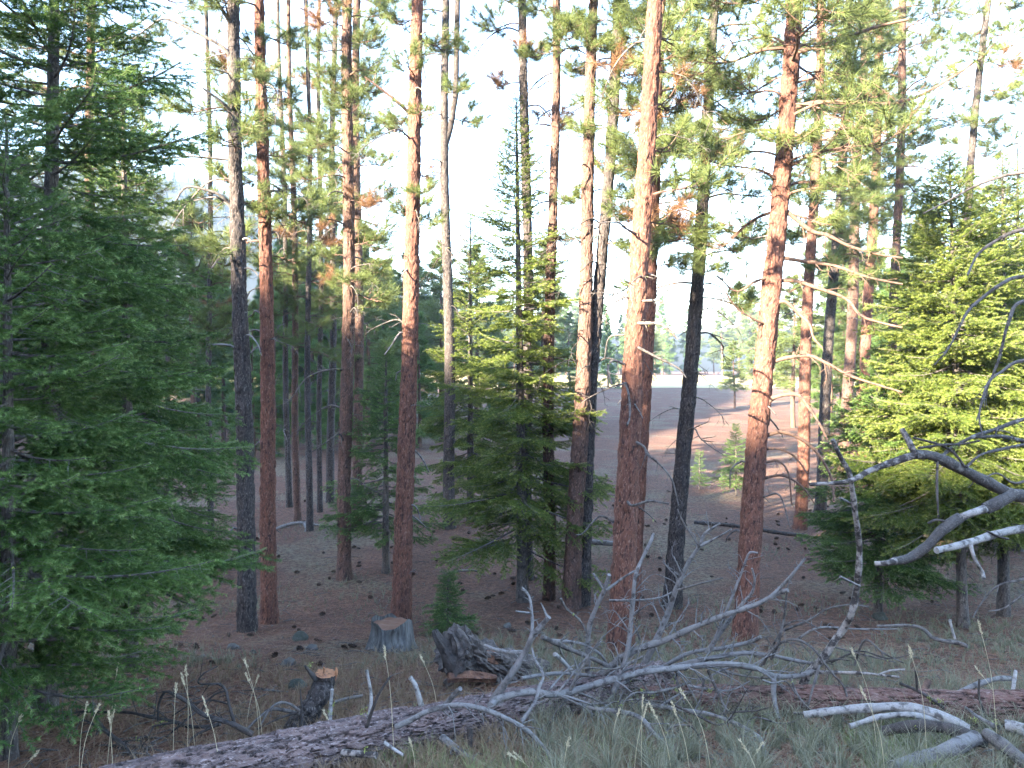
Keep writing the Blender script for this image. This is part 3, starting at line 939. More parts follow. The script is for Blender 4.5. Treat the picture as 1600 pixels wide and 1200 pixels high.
def far_tree(kind, x, y, s, label, group):
    trm, crm = random.choice(FARP if kind == 'pine' else FARF)
    t = thing('%s_tree' % kind, label, '%s tree' % kind, (x, y, Gs(x, y)), group)
    t.rotation_euler = (0, 0, U(0, 6.28))
    s2 = s * U(.85, 1.15)
    obj('trunk', trm, t, scale=(s, s, s2)); obj('crown', crm, t, scale=(s, s, s2))
    return t


mids = [(575, 715, 'pine', .75), (655, 700, 'fir', .7), (690, 690, 'pine', .9), (600, 690, 'fir', .8), (535, 705, 'fir', .75), (640, 660, 'pine', 1.0), (560, 660, 'pine', .95),
        (430, 700, 'fir', .8), (395, 720, 'fir', .7), (350, 690, 'fir', .8), (300, 700, 'pine', .9), (460, 660, 'pine', 1.0), (410, 655, 'fir', 1.0), (330, 655, 'pine', 1.0), (505, 655, 'fir', .9),
        (745, 680, 'pine', .85), (780, 660, 'fir', .8), (850, 668, 'pine', .9), (905, 662, 'fir', .75), (240, 670, 'pine', 1), (180, 690, 'fir', .9), (100, 680, 'pine', 1), (40, 690, 'fir', 1),
        (1240, 668, 'pine', .9), (1300, 672, 'fir', .8), (1345, 680, 'pine', .9), (1400, 690, 'fir', .9), (1445, 668, 'pine', 1), (1500, 690, 'fir', 1), (1550, 680, 'pine', 1), (1595, 690, 'fir', 1)]
for k in range(34):
    u = U(-30, 640) if k % 3 else U(1230, 1640)
    mids.append((u, U(640, 672), random.choice(('pine', 'fir', 'fir')), U(.9, 1.25)))
for (u, v, kd, s) in mids:
    g = ground_at(u, v); s *= 1.15
    far_tree(kd, g.x, g.y, s, 'slender %s tree in the shaded wood behind the nearer trunks' % kd, 'trees in the shaded wood behind')
for (u, v, s, lab) in ((1147, 638, .62, 'lone small pine on bare ground before the sunny field'), (1180, 622, .7, 'pine at the near edge of the sunny field')):
    g = ground_at(u, v); far_tree('pine', g.x, g.y, s, lab, None)
for k in range(96):
    u = -60 + 1740 * (k + U(0, 1)) / 96
    Y = U(176, 210)
    x = (u - 800) * Y / F
    kd = random.choice(('pine', 'pine', 'fir'))
    s = U(1.2, 2.1) if kd == 'pine' else U(1.4, 2.3)
    far_tree(kd, x, Y, s * (1.0 if u < 700 else .95), 'sunlit %s tree in the tree line beyond the field' % kd, 'tree line beyond the field')
for k in range(26):
    u = -40 + 1680 * (k + U(0, 1)) / 26
    if 800 < u < 880 or 1060 < u < 1200: continue
    Y = U(84, 110); x = (u - 800) * Y / F
    kd = random.choice(('pine', 'pine', 'fir'))
    far_tree(kd, x, Y, U(.75, 1.2), '%s tree in the belt before the sunny field' % kd, 'trees before the field')

# conifers over the far hill: one mass
mb = MB()
for k in range(900):
    u = U(-300, 900); f = U(.25, 1.0) ** .6
    jj = int(np.clip(f * 39, 0, 39)); ii = int(np.clip((u + 900) / 3300 * 159, 0, 159))
    c = np.array([HX[jj, ii] + U(-6, 6), HYv[jj, ii], HZ[jj, ii] - .5])
    h = U(4, 8)
    for q in range(4):
        a = np.arange(6) * PI / 3 + U(0, 1)
        r = h * .2 * (1 - q / 4.4) * (.7 + .6 * RNG.random(6))
        V = np.vstack([np.stack([np.cos(a) * r, np.sin(a) * r, np.full(6, h * (.08 + .2 * q)) + RNG.random(6) * .6], 1), [[0, 0, h * (.42 + .2 * q)]]]) + c
        mb.add(V, [[e, (e + 1) % 6, 6] for e in range(6)])
hf = obj('hill_forest', mb.mesh('hill_forest', [M['hill_conifer']], smooth=False))
tag(hf, 'scattered dark conifers covering the hazy far hill', 'forest', kind='stuff')


# ------------------------------------------------------------------ the fallen pine and its limbs
def log_object(name, A, B, r, mat, nk, cw, ch, depth, seed, step, parent=None, end=None, sag=0.0, loc=None):
    """a log along local Z, laid from A to B"""
    A, B = Vector(A), Vector(B)
    d = B - A; L = d.length
    z = np.linspace(0, L, 12)
    path = np.stack([sag * np.sin(z / L * PI), .6 * sag * np.sin(z / L * 2 * PI), z], 1)
    me = bark_tube(name, path, np.interp(z, [0, L], r), mat, nk, cw, ch, depth, seed, step, end, True)
    o = obj(name, me, parent)
    q = d.to_track_quat('Z', 'Y')
    o.matrix_basis = Matrix.Translation(A - (loc or Vector())) @ q.to_matrix().to_4x4()
    return o


A0, A1 = P(20, 1290, 3.95), P(1035, 1056, 7.55)
bl = Vector((-.9, 5.3, Gs(-.9, 5.3)))
fallen = thing('fallen_pine', 'fallen pine log with flaky grey bark and a tangle of bare grey limbs', 'fallen tree', bl)
log_object('trunk', A0, A1, (.165, .135), M['bark_log'], 130, .055, .2, .024, 3, .0115, fallen, M['wood_dark'], .03, bl)
LIMBS = [
    # course in the photo, widths, distance at both ends, wood
    ([(918, 1050), (920, 985), (932, 948), (945, 920), (952, 898)], (9, 6), 7.1, 6.9, 'wood_grey'),
    ([(927, 896), (942, 920)], (4, 3), 6.9, 6.93, 'wood_grey'),
    ([(947, 922), (975, 902), (992, 892)], (5, 3), 6.95, 7.0, 'wood_grey'),
    ([(948, 1101), (964, 1069), (980, 1020), (988, 950), (992, 905), (1000, 880), (1015, 850), (1021, 834)], (9, 5), 6.8, 7.1, 'wood_grey'),
    ([(952, 938), (990, 938), (1030, 934), (1050, 925)], (4, 2), 7.0, 6.9, 'wood_grey'),
    ([(1008, 1035), (1030, 990), (1045, 955), (1055, 925), (1065, 900), (1080, 872), (1095, 850), (1100, 835), (1125, 818)], (12, 4), 7.3, 7.0, 'wood_grey'),
    ([(1095, 853), (1120, 840), (1143, 827)], (5, 2), 7.03, 6.9, 'wood_grey'),
    ([(1060, 922), (1090, 913), (1130, 903)], (4, 2), 7.1, 6.9, 'wood_twig'),
    ([(1092, 853), (1070, 820), (1058, 795)], (3, 2), 7.05, 7.1, 'wood_twig'),
    ([(925, 1064), (985, 1020), (1040, 1000), (1080, 982), (1130, 962), (1180, 945), (1215, 927), (1231, 922)], (13, 6), 7.0, 6.5, 'wood_grey'),
    ([(1204, 934), (1225, 912), (1240, 895), (1258, 872)], (7, 3), 6.55, 6.5, 'wood_grey'),
    ([(1105, 1020), (1128, 985), (1159, 944), (1175, 926), (1179, 906), (1175, 888)], (8, 3), 7.0, 6.8, 'wood_grey'),
    ([(1112, 1012), (1135, 955), (1155, 904), (1166, 874), (1172, 863), (1184, 864)], (6, 3), 6.9, 6.8, 'wood_grey'),
    ([(1205, 1030), (1217, 1002), (1226, 957), (1231, 917), (1240, 898)], (5, 2), 6.8, 6.7, 'wood_twig'),
    ([(1250, 1078), (1265, 1050), (1285, 1030), (1303, 1003), (1319, 980), (1330, 960), (1337, 930), (1341, 896), (1343, 862), (1341, 835), (1336, 799), (1332, 768), (1327, 739), (1314, 716), (1301, 687)], (13, 7), 6.9, 6.3, 'wood_patch'),
    ([(1313, 778), (1332, 788)], (4, 4), 6.35, 6.45, 'wood_grey'), ([(1313, 901), (1343, 916)], (4, 4), 6.4, 6.6, 'wood_grey'),
    ([(766, 1103), (775, 1094), (802, 1085), (833, 1081), (856, 1085), (883, 1083), (921, 1072), (964, 1060), (1000, 1051), (1031, 1047), (1090, 1040), (1144, 1038), (1184, 1045), (1209, 1056), (1247, 1056), (1270, 1049)], (11, 8), 5.75, 6.7, 'wood_grey'),
    ([(1268, 1050), (1316, 1051), (1350, 1052), (1405, 1058)], (7, 3), 6.7, 6.5, 'wood_patch'),
    ([(1375, 1054), (1390, 1048), (1414, 1046)], (4, 3), 6.6, 6.5, 'wood_pale'),
    ([(1050, 1042), (1108, 1029), (1157, 1021), (1202, 1024), (1247, 1033), (1281, 1038)], (9, 5), 7.2, 6.9, 'wood_grey'),
    ([(1035, 1042), (1079, 1020), (1126, 1013), (1169, 1004), (1189, 995)], (7, 6), 7.4, 7.1, 'wood_grey'),
    ([(1193, 1038), (1202, 1020), (1225, 1002), (1247, 1000), (1270, 1013), (1288, 1036), (1304, 1056), (1319, 1074), (1326, 1103)], (5, 3), 6.8, 6.5, 'wood_twig'),
    ([(1190, 1040), (1215, 995), (1227, 977), (1252, 969), (1279, 982)], (4, 2), 6.9, 6.7, 'wood_twig'),
    ([(1225, 985), (1265, 968), (1292, 952), (1326, 945), (1358, 948)], (4, 2), 6.9, 6.7, 'wood_twig'),
    ([(1245, 1000), (1279, 981), (1340, 983), (1402, 983)], (4, 2), 7.0, 6.9, 'wood_grey'),
    ([(1209, 1056), (1209, 1087), (1216, 1123)], (9, 6), 6.6, 6.35, 'wood_grey'),
    ([(1106, 1047), (1119, 1076), (1133, 1105), (1153, 1126), (1184, 1121), (1216, 1130), (1243, 1128)], (5, 2), 6.5, 6.0, 'wood_twig'),
    ([(1000, 1098), (1013, 1101), (1056, 1108), (1108, 1116), (1153, 1132), (1184, 1150), (1193, 1166), (1198, 1195)], (8, 5), 6.7, 5.4, 'wood_grey'),
    ([(883, 1086), (887, 1096), (932, 1108), (966, 1112), (1000, 1121), (1022, 1146), (1040, 1162), (1054, 1180), (1072, 1203)], (9, 6), 6.3, 5.25, 'wood_grey'),
    ([(618, 1136), (640, 1126), (667, 1112), (696, 1104), (725, 1102), (761, 1110), (802, 1128), (831, 1148), (854, 1175), (872, 1204)], (9, 7), 5.2, 5.2, 'wood_grey'),
    ([(770, 1095), (797, 1056), (820, 1020), (829, 1000), (842, 982), (858, 964)], (12, 8), 5.95, 5.8, 'wood_grey'),
    ([(855, 964), (850, 952), (845, 942)], (4, 2), 5.8, 5.85, 'wood_grey'),
    ([(820, 1019), (797, 1019), (775, 1015), (757, 1008)], (7, 5), 5.9, 6.0, 'wood_grey'),
    ([(823, 1012), (831, 988), (831, 959), (827, 932), (815, 918)], (6, 4), 5.9, 6.1, 'wood_grey'),
    ([(829, 958), (806, 955)], (4, 3), 6.0, 5.9, 'wood_grey'),
    ([(815, 1128), (836, 1096), (842, 1074), (849, 1054), (836, 1031), (831, 1013)], (6, 4), 5.4, 5.85, 'wood_grey'),
    ([(690, 1152), (716, 1173), (737, 1189), (755, 1204)], (12, 10), 5.4, 5.18, 'wood_grey'),
    ([(658, 1102), (649, 1070), (640, 1058)], (9, 7), 5.6, 5.6, 'wood_pale'),
    ([(692, 1106), (710, 1085), (719, 1076)], (9, 8), 5.6, 5.5, 'wood_grey'),
    ([(572, 1140), (580, 1093), (573, 1047)], (6, 5), 5.3, 5.35, 'wood_pale'),
    ([(572, 1138), (590, 1088), (610, 1057)], (6, 3), 5.25, 5.2, 'wood_dark'),
    ([(734, 1138), (734, 1184)], (9, 7), 5.5, 5.45, 'wood_dark'),
    ([(536, 1176), (560, 1178), (588, 1180)], (11, 10), 4.95, 4.85, 'wood_patch'),
    ([(600, 1160), (614, 1170), (630, 1180)], (7, 5), 5.0, 4.95, 'wood_pale'),
    ([(847, 995), (887, 1013), (921, 1027), (953, 1042)], (8, 7), 6.5, 6.9, 'wood_twig'),
    ([(867, 1022), (882, 1036), (896, 1052)], (7, 7), 6.2, 6.4, 'wood_pale'),
    ([(862, 1000), (905, 1005), (935, 1020), (948, 1036)], (5, 4), 6.8, 7.0, 'wood_grey'),
    ([(815, 1060), (850, 1054), (885, 1052), (930, 1056)], (6, 5), 6.5, 6.9, 'wood_grey'),
    ([(876, 935), (886, 952), (905, 968), (918, 990)], (4, 3), 7.1, 7.05, 'wood_twig'),
    ([(1000, 1000), (990, 975), (975, 965), (960, 975)], (3, 2), 7.0, 7.0, 'wood_twig'),
    ([(1045, 1046), (1056, 1060), (1064, 1088), (1070, 1100)], (6, 3), 6.6, 6.4, 'wood_twig'),
    ([(1100, 1060), (1095, 1090), (1085, 1110)], (4, 2), 6.5, 6.3, 'wood_twig'),
    ([(1280, 1040), (1270, 1075), (1262, 1105)], (5, 3), 6.6, 6.4, 'wood_twig'),
    ([(1235, 1060), (1246, 1085), (1262, 1105), (1290, 1125)], (4, 2), 6.5, 6.1, 'wood_twig'),
    ([(1300, 1010), (1330, 1018), (1370, 1028), (1400, 1035)], (3, 2), 6.9, 6.7, 'wood_twig'),
    ([(1335, 1040), (1345, 1010), (1356, 1000), (1380, 1020), (1412, 1036)], (4, 2), 6.9, 6.7, 'wood_twig'),
    ([(1060, 1150), (1040, 1148), (1050, 1135), (1080, 1135), (1097, 1160)], (4, 2), 5.7, 5.6, 'wood_twig'),
]
random.seed(5)
for pts, w, Y0, Y1, mt in LIMBS:
    small = len(pts) <= 3
    px_branch('branch', fallen, bl, pts, w, Y0, Y1, mt, tw=1, k=8, twn=(0 if small or mt == 'wood_patch' else int(3 + 2.2 * len(pts))), lmul=.30, gravity=-.02)

for k in range(26):
    u0, v0, Y0 = U(890, 1300), U(1020, 1120), U(6.0, 7.2)
    l = U(40, 130); sg = random.choice((-1, 1, 1)); a_ = U(-.7, .9)
    pts = [(u0, v0), (u0 + sg * l * .35, v0 - l * .25 * a_), (u0 + sg * l * .7, v0 - l * .25 * a_ + U(-.1, .15) * l), (u0 + sg * l, v0 + U(-.25, .45) * l)]
    gd = ground_depth(pts[-1][0], min(1190, max(pts[-1][1], 700)))
    px_branch('branch', fallen, bl, pts, (U(3, 5.5), 1.5), Y0, min(Y0 + U(-.5, .3), gd), random.choice(('wood_twig', 'wood_grey', 'wood_dark')), tw=1, k=6, twn=6, lmul=.4, gravity=0)

b_ = Vector((3.0, 6.6, Gs(3.0, 6.6)))
logb = thing('fallen_log', 'red brown fallen log with cracked plates lying behind the peeled sticks', 'log', b_)
log_object('trunk', P(1000, 1094, 7.0), P(1760, 1112, 6.1), (.115, .15), M['bark_log_red'], 100, .10, .34, .016, 8, .013, logb, M['wood_dark'], .02, b_)
for pts, w, Y0, Y1, mt in [([(1442, 1082), (1451, 1063)], (11, 11), 6.55, 6.6, 'limb_red'),
                           ([(1478, 1092), (1521, 1072), (1555, 1061), (1582, 1060)], (8, 8), 6.5, 6.8, 'wood_grey'),
                           ([(1581, 1092), (1584, 1070), (1587, 1048)], (7, 5), 6.4, 6.5, 'wood_pale'),
                           ([(1406, 1068), (1433, 1079), (1456, 1093), (1474, 1106)], (5, 5), 6.3, 6.25, 'wood_dark'),
                           ([(1431, 1048), (1433, 1079)], (4, 4), 6.25, 6.28, 'wood_dark'),
                           ([(1530, 1061), (1530, 1090), (1541, 1122)], (3, 4), 6.2, 6.15, 'wood_dark')]:
    px_branch('branch', logb, b_, pts, w, Y0, Y1, mt, k=8, twn=0)


def loose(name, label, cat, pts, w, Y0, Y1, mt, twn=0, group=None, more=()):
    g = P(*pts[len(pts) // 2], .5 * (Y0 + Y1)); b = Vector((g.x, g.y, Gs(g.x, g.y)))
    t = thing(name, label, cat, b, group)
    px_branch('stem', t, b, pts, w, Y0, Y1, mt, k=10, twn=twn, lmul=.25, gravity=.0)
    for m_ in more: px_branch('branch', t, b, *m_, k=8, twn=9, lmul=.32, gravity=.0)
    return t


loose('broken_branch', 'long pale peeled branch with snapped end lying across the red log', 'branch', [(1256, 1117), (1330, 1108), (1411, 1105), (1465, 1117), (1512, 1140)], (11, 17), 6.0, 5.75, 'wood_pale')
loose('broken_branch', 'shorter peeled branch tucked under the long pale one', 'branch', [(1328, 1135), (1375, 1120), (1424, 1117), (1470, 1128)], (8, 9), 5.75, 5.8, 'wood_pale')
loose('broken_branch', 'dark bark covered branch under the peeled branches', 'branch', [(1380, 1142), (1430, 1134), (1480, 1138), (1540, 1160)], (16, 20), 5.7, 5.45, 'wood_dark')
loose('grey_log', 'thick smooth grey log piece half sunk in the grass', 'log', [(1392, 1200), (1442, 1185), (1487, 1169), (1525, 1152)], (20, 24), 5.0, 5.3, 'wood_grey')
loose('broken_branch', 'brown limb slanting down beside the thick grey log piece', 'branch', [(1540, 1146), (1577, 1172), (1625, 1215)], (20, 20), 5.3, 4.95, 'wood_twig')
loose('broken_branch', 'slim dark splinter sticking up over the red log', 'branch', [(1508, 1105), (1528, 1120), (1553, 1134)], (4, 7), 5.9, 5.7, 'wood_grey')
loose('knotty_wood', 'pale knotty chunk of wood beside the red log', 'wood', [(1570, 1133), (1586, 1136), (1604, 1142)], (16, 20), 5.6, 5.5, 'wood_pale')
loose('fallen_branch', 'forked fallen branch on the needles before the right firs', 'branch', [(1370, 978), (1433, 979), (1460, 998), (1494, 1004), (1512, 1010)], (4, 7), 9.6, 9.3, 'wood_twig', 4)
loose('fallen_branch', 'thin stick propped upright in the grass before the right firs', 'branch', [(1484, 968), (1487, 982), (1492, 998)], (4, 4), 9.6, 9.6, 'wood_pale')
loose('fallen_log', 'pale fallen pole on the needles left of the big orange red pine', 'log', [(922, 847), (940, 848), (962, 850)], (8, 8), 17.3, 17.2, 'wood_grey')
loose('fallen_log', 'long dark fallen pole far off behind the leaning pale pine', 'log', [(1085, 816), (1150, 822), (1215, 832), (1262, 838)], (6, 6), 20.2, 18.6, 'wood_dark', 4)
loose('fallen_branch', 'bleached branches heaped by the tight trunk cluster', 'branch', [(428, 829), (450, 820), (475, 817), (500, 822)], (6, 4), 20.1, 20.6, 'wood_grey', 10, more=[([(475, 818), (478, 828), (470, 838)], (4, 3), 20.3, 19.6, 'wood_grey')])
loose('fallen_branch', 'dark stick lying behind the small sapling', 'branch', [(708, 893), (735, 891), (748, 893)], (4, 3), 15.6, 15.5, 'wood_grey', 2)
loose('wood_stake', 'white split stake upright behind the fallen log', 'wood', [(515, 1128), (517, 1100), (519, 1077)], (7, 5), 6.0, 6.05, 'wood_pale')
loose('fallen_branch', 'lichened stick lying past the white stake', 'branch', [(520, 1098), (540, 1092), (566, 1087)], (6, 5), 6.9, 7.1, 'wood_twig', 3)
loose('fallen_branch', 'thin dark sprig standing before the bent broken stub', 'branch', [(470, 1132), (471, 1105), (469, 1076)], (4, 2), 6.0, 6.0, 'wood_dark', 2)
random.seed(9)
loose('dead_brush', 'dark arching dead branches sprawled beside the fallen log', 'dead branches', [(395, 1148), (362, 1131), (326, 1120), (308, 1110), (290, 1095), (274, 1086), (258, 1081), (248, 1101), (247, 1126)], (9, 3), 5.7, 5.9, 'wood_dark', 12, more=[
    ([(366, 1130), (357, 1097), (353, 1079), (342, 1069), (315, 1069), (310, 1063), (319, 1052), (340, 1041)], (5, 2), 5.9, 6.2, 'wood_dark'),
    ([(344, 1131), (326, 1135), (294, 1135), (267, 1126), (234, 1120), (200, 1113), (160, 1113), (120, 1113), (83, 1128)], (6, 3), 5.85, 6.2, 'wood_dark'),
    ([(340, 1133), (303, 1151), (290, 1173)], (4, 3), 5.8, 5.5, 'wood_dark'),
    ([(306, 1112), (285, 1130), (262, 1150), (250, 1165)], (4, 2), 5.9, 5.8, 'wood_dark'),
    ([(353, 1079), (335, 1085), (320, 1100), (315, 1112)], (3, 2), 6.0, 5.95, 'wood_dark'),
    ([(280, 1128), (240, 1135), (232, 1150), (200, 1160)], (4, 2), 5.9, 5.8, 'wood_dark'),
    ([(357, 1100), (330, 1094), (300, 1100), (270, 1118)], (3, 2), 6.0, 6.0, 'wood_dark')])
loose('dead_brush', 'grey arched dead limbs between the dark brush and the bent stub', 'dead branches', [(480, 1120), (459, 1113), (425, 1108), (404, 1122), (385, 1140)], (6, 4), 6.2, 5.9, 'wood_twig', 8, more=[
    ([(474, 1114), (447, 1098), (425, 1104), (407, 1133)], (5, 3), 6.1, 5.9, 'wood_twig'), ([(466, 1112), (430, 1125), (400, 1140)], (4, 2), 6.1, 5.9, 'wood_dark')])
loose('dead_brush', 'thick dark dead stem poking from the grass by the young fir', 'dead branches', [(75, 1178), (117, 1172), (153, 1167), (200, 1168), (262, 1177)], (7, 8), 5.9, 5.5, 'wood_dark', 9, more=[
    ([(143, 1107), (160, 1137), (187, 1160), (215, 1190)], (6, 7), 6.0, 5.3, 'wood_dark'), ([(130, 1170), (134, 1190), (128, 1210)], (5, 3), 5.6, 5.3, 'wood_dark'), ([(160, 1140), (130, 1125), (110, 1130), (95, 1150)], (4, 2), 6.0, 5.9, 'wood_dark')])

# ------------------------------------------------------------------ bent broken stub, rotten log, stump
sb = ground_at(470, 1140, 6.2)
stub = thing('broken_stub', 'bent bark covered broken trunk stub leaning from behind the fallen log', 'stub', sb)
pth = smooth_path([np.array(P(*q) - sb) for q in ((455, 1150, 6.15), (478, 1118, 6.25), (496, 1090, 6.3), (506, 1068, 6.35), (509, 1052, 6.35))], .03)
obj('trunk', bark_tube('stub_trunk', pth, np.linspace(.085, .078, len(pth)) * (1 + .1 * np.sin(np.arange(len(pth)))), M['bark_dark'], 60, .13, .05, .016, 44, .012, M['wood_orange']), stub)
px_branch('splinter', stub, sb, [(494, 1062), (484, 1050), (477, 1041)], (9, 4), 6.3, 6.25, 'wood_dark', twn=0)
px_branch('splinter', stub, sb, [(522, 1062), (526, 1050), (525, 1044)], (6, 3), 6.38, 6.4, 'wood_orange', twn=0)
px_branch('splinter', stub, sb, [(505, 1060), (507, 1048), (506, 1043)], (6, 3), 6.3, 6.3, 'wood_orange', twn=0)

rb_ = ground_at(720, 1072, 7.9)
rot = thing('rotten_log', 'rotting log with hollow underside and upturned root end', 'log', rb_)


def rough_tube(name, path, rad, nk, step, amp, mats, seed, open_bottom=0.0):
    path = smooth_path([np.asarray(p, float) for p in path], step)
    n = len(path); r = np.interp(np.linspace(0, 1, n), np.linspace(0, 1, len(rad)), rad)
    T, N, B = frames(path)
    S, TT = np.meshgrid(np.arange(nk) / nk, np.arange(n) * step)
    ang = 2 * PI * S
    cx, sx = np.cos(ang), np.sin(ang)
    h = fbm(cx * 2.2 + seed, TT * 6 + sx * 2.2, seed, 4) - .48
    h2 = fbm(cx * 9 + seed, TT * 10 + sx * 9, seed + 3, 3) - .45
    st_ = fbm(cx * 5 + sx * 4 + seed, TT * 2.0, seed + 7, 4) - .46
    R = r[:, None] * (1 + amp * h * 1.6 + amp * 1.0 * h2 + amp * 1.5 * st_)
    V = path[:, None] + R[..., None] * (cx[..., None] * N[:, None] + sx[..., None] * B[:, None])
    i = np.arange(n - 1)[:, None] * nk; j = np.arange(nk)[None]; j2 = (j + 1) % nk
    Fq = np.stack([i + j, i + j2, i + nk + j2, i + nk + j], -1).reshape(-1, 4)
    V = V.reshape(-1, 3); tris = []; VV = [V]; base = len(V)
    for e in (0, n - 1):
        ring = V[e * nk:(e + 1) * nk]; VV += [ring, ring.mean(0)[None] + T[e] * (.05 if e == 0 else -.05) * 1.0]
        idx = np.arange(nk); t = np.stack([base + idx, base + (idx + 1) % nk, np.full(nk, base + nk)], 1)
        tris.append(t[:, ::-1] if e == 0 else t); base += nk + 1
    return mesh_np(name, np.concatenate(VV), [Fq, np.concatenate(tris)], mats, np.r_[np.zeros(len(Fq)), np.ones(2 * nk)], smooth=False)


pr = lambda u, v, Y: np.array(P(u, v, Y) - rb_)
obj('trunk', rough_tube('rotten_trunk', [pr(706, 1014, 7.75), pr(740, 1030, 7.95), pr(790, 1044, 8.2), pr(850, 1052, 8.5)], [.23, .20, .17, .14, .12], 80, .016, .45, [M['rotten'], M['rotten']], 3), rot)
obj('root', rough_tube('root_prong', [pr(716, 1045, 7.7), pr(696, 1015, 7.65), pr(684, 998, 7.6), pr(678, 985, 7.6)], [.13, .085, .055, .03], 20, .02, .4, [M['wood_dark'], M['wood_dark']], 6), rot)
obj('root', rough_tube('root_lobe', [pr(720, 1030, 7.8), pr(716, 1000, 7.7), pr(708, 985, 7.68)], [.15, .12, .06], 22, .02, .4, [M['rotten'], M['rotten']], 8), rot)
obj('bark_slab', rough_tube('bark_slab', [pr(700, 1058, 7.6), pr(740, 1056, 7.68), pr(775, 1060, 7.75)], [.04, .055, .03], 14, .02, .5, [M['rot_red'], M['rot_red']], 12), rot)
obj('bark_slab', rough_tube('bark_slab', [pr(735, 1014, 7.75), pr(770, 1030, 7.95), pr(800, 1036, 8.1)], [.05, .06, .03], 14, .02, .5, [M['rot_red'], M['rot_red']], 15), rot)
obj('bark_slab', rough_tube('bark_slab', [pr(698, 1070, 7.7), pr(715, 1052, 7.66), pr(722, 1030, 7.62)], [.05, .05, .04], 14, .02, .5, [M['rotten'], M['rotten']], 17), rot)

st_b = ground_at(612, 1014)
stump = thing('tree_stump', 'weathered grey cut stump with fluted sides and needles on top', 'stump', st_b)
sY = st_b.y
nk, nh = 120, 26
hgt, r_t, r_b = 50 * sY / F, 34 * sY / F, 41 * sY / F
S, TT = np.meshgrid(np.arange(nk) / nk, np.linspace(0, 1, nh))
rib = np.zeros_like(S)
for fq, a_, k_ in ((11, .8, 1), (23, .5, 2), (45, .3, 3)):
    rib += a_ * np.abs(vnoise(np.mod(S, 1) * fq + .35 * TT, 1.5 * TT, 60 + k_) - .5) * 2
rib *= sstep(0, .04, np.minimum(S, 1 - S)) * .5 + .5
R = (r_b + (r_t - r_b) * TT ** .55) * (1 - .2 * rib) + .06 * (1 - TT) ** 3
toph = hgt * (.86 + .28 * vnoise(S * 14, 0, 5)) * TT
V = np.stack([R * np.cos(2 * PI * S), R * np.sin(2 * PI * S), toph - .04], -1).reshape(-1, 3)
i = np.arange(nh - 1)[:, None] * nk; j = np.arange(nk)[None]; j2 = (j + 1) % nk
obj('trunk', mesh_np('stump_side', V, [np.stack([i + j, i + j2, i + nk + j2, i + nk + j], -1).reshape(-1, 4)], M['stump']), stump)
rr = np.linspace(1, .02, 8)
a = np.arange(40) * 2 * PI / 40
V = np.stack([r_t * .86 * rr[:, None] * np.cos(a), r_t * .86 * rr[:, None] * np.sin(a), hgt * .74 + .05 * fbm(rr[:, None] * np.cos(a) * 3, rr[:, None] * np.sin(a) * 3, 3)], -1).reshape(-1, 3)
i = np.arange(7)[:, None] * 40; j = np.arange(40)[None]; j2 = (j + 1) % 40
tp_ = obj('top', mesh_np('stump_top', V, [np.stack([i + j, i + j2, i + 40 + j2, i + 40 + j], -1).reshape(-1, 4)], M['litter']), stump)

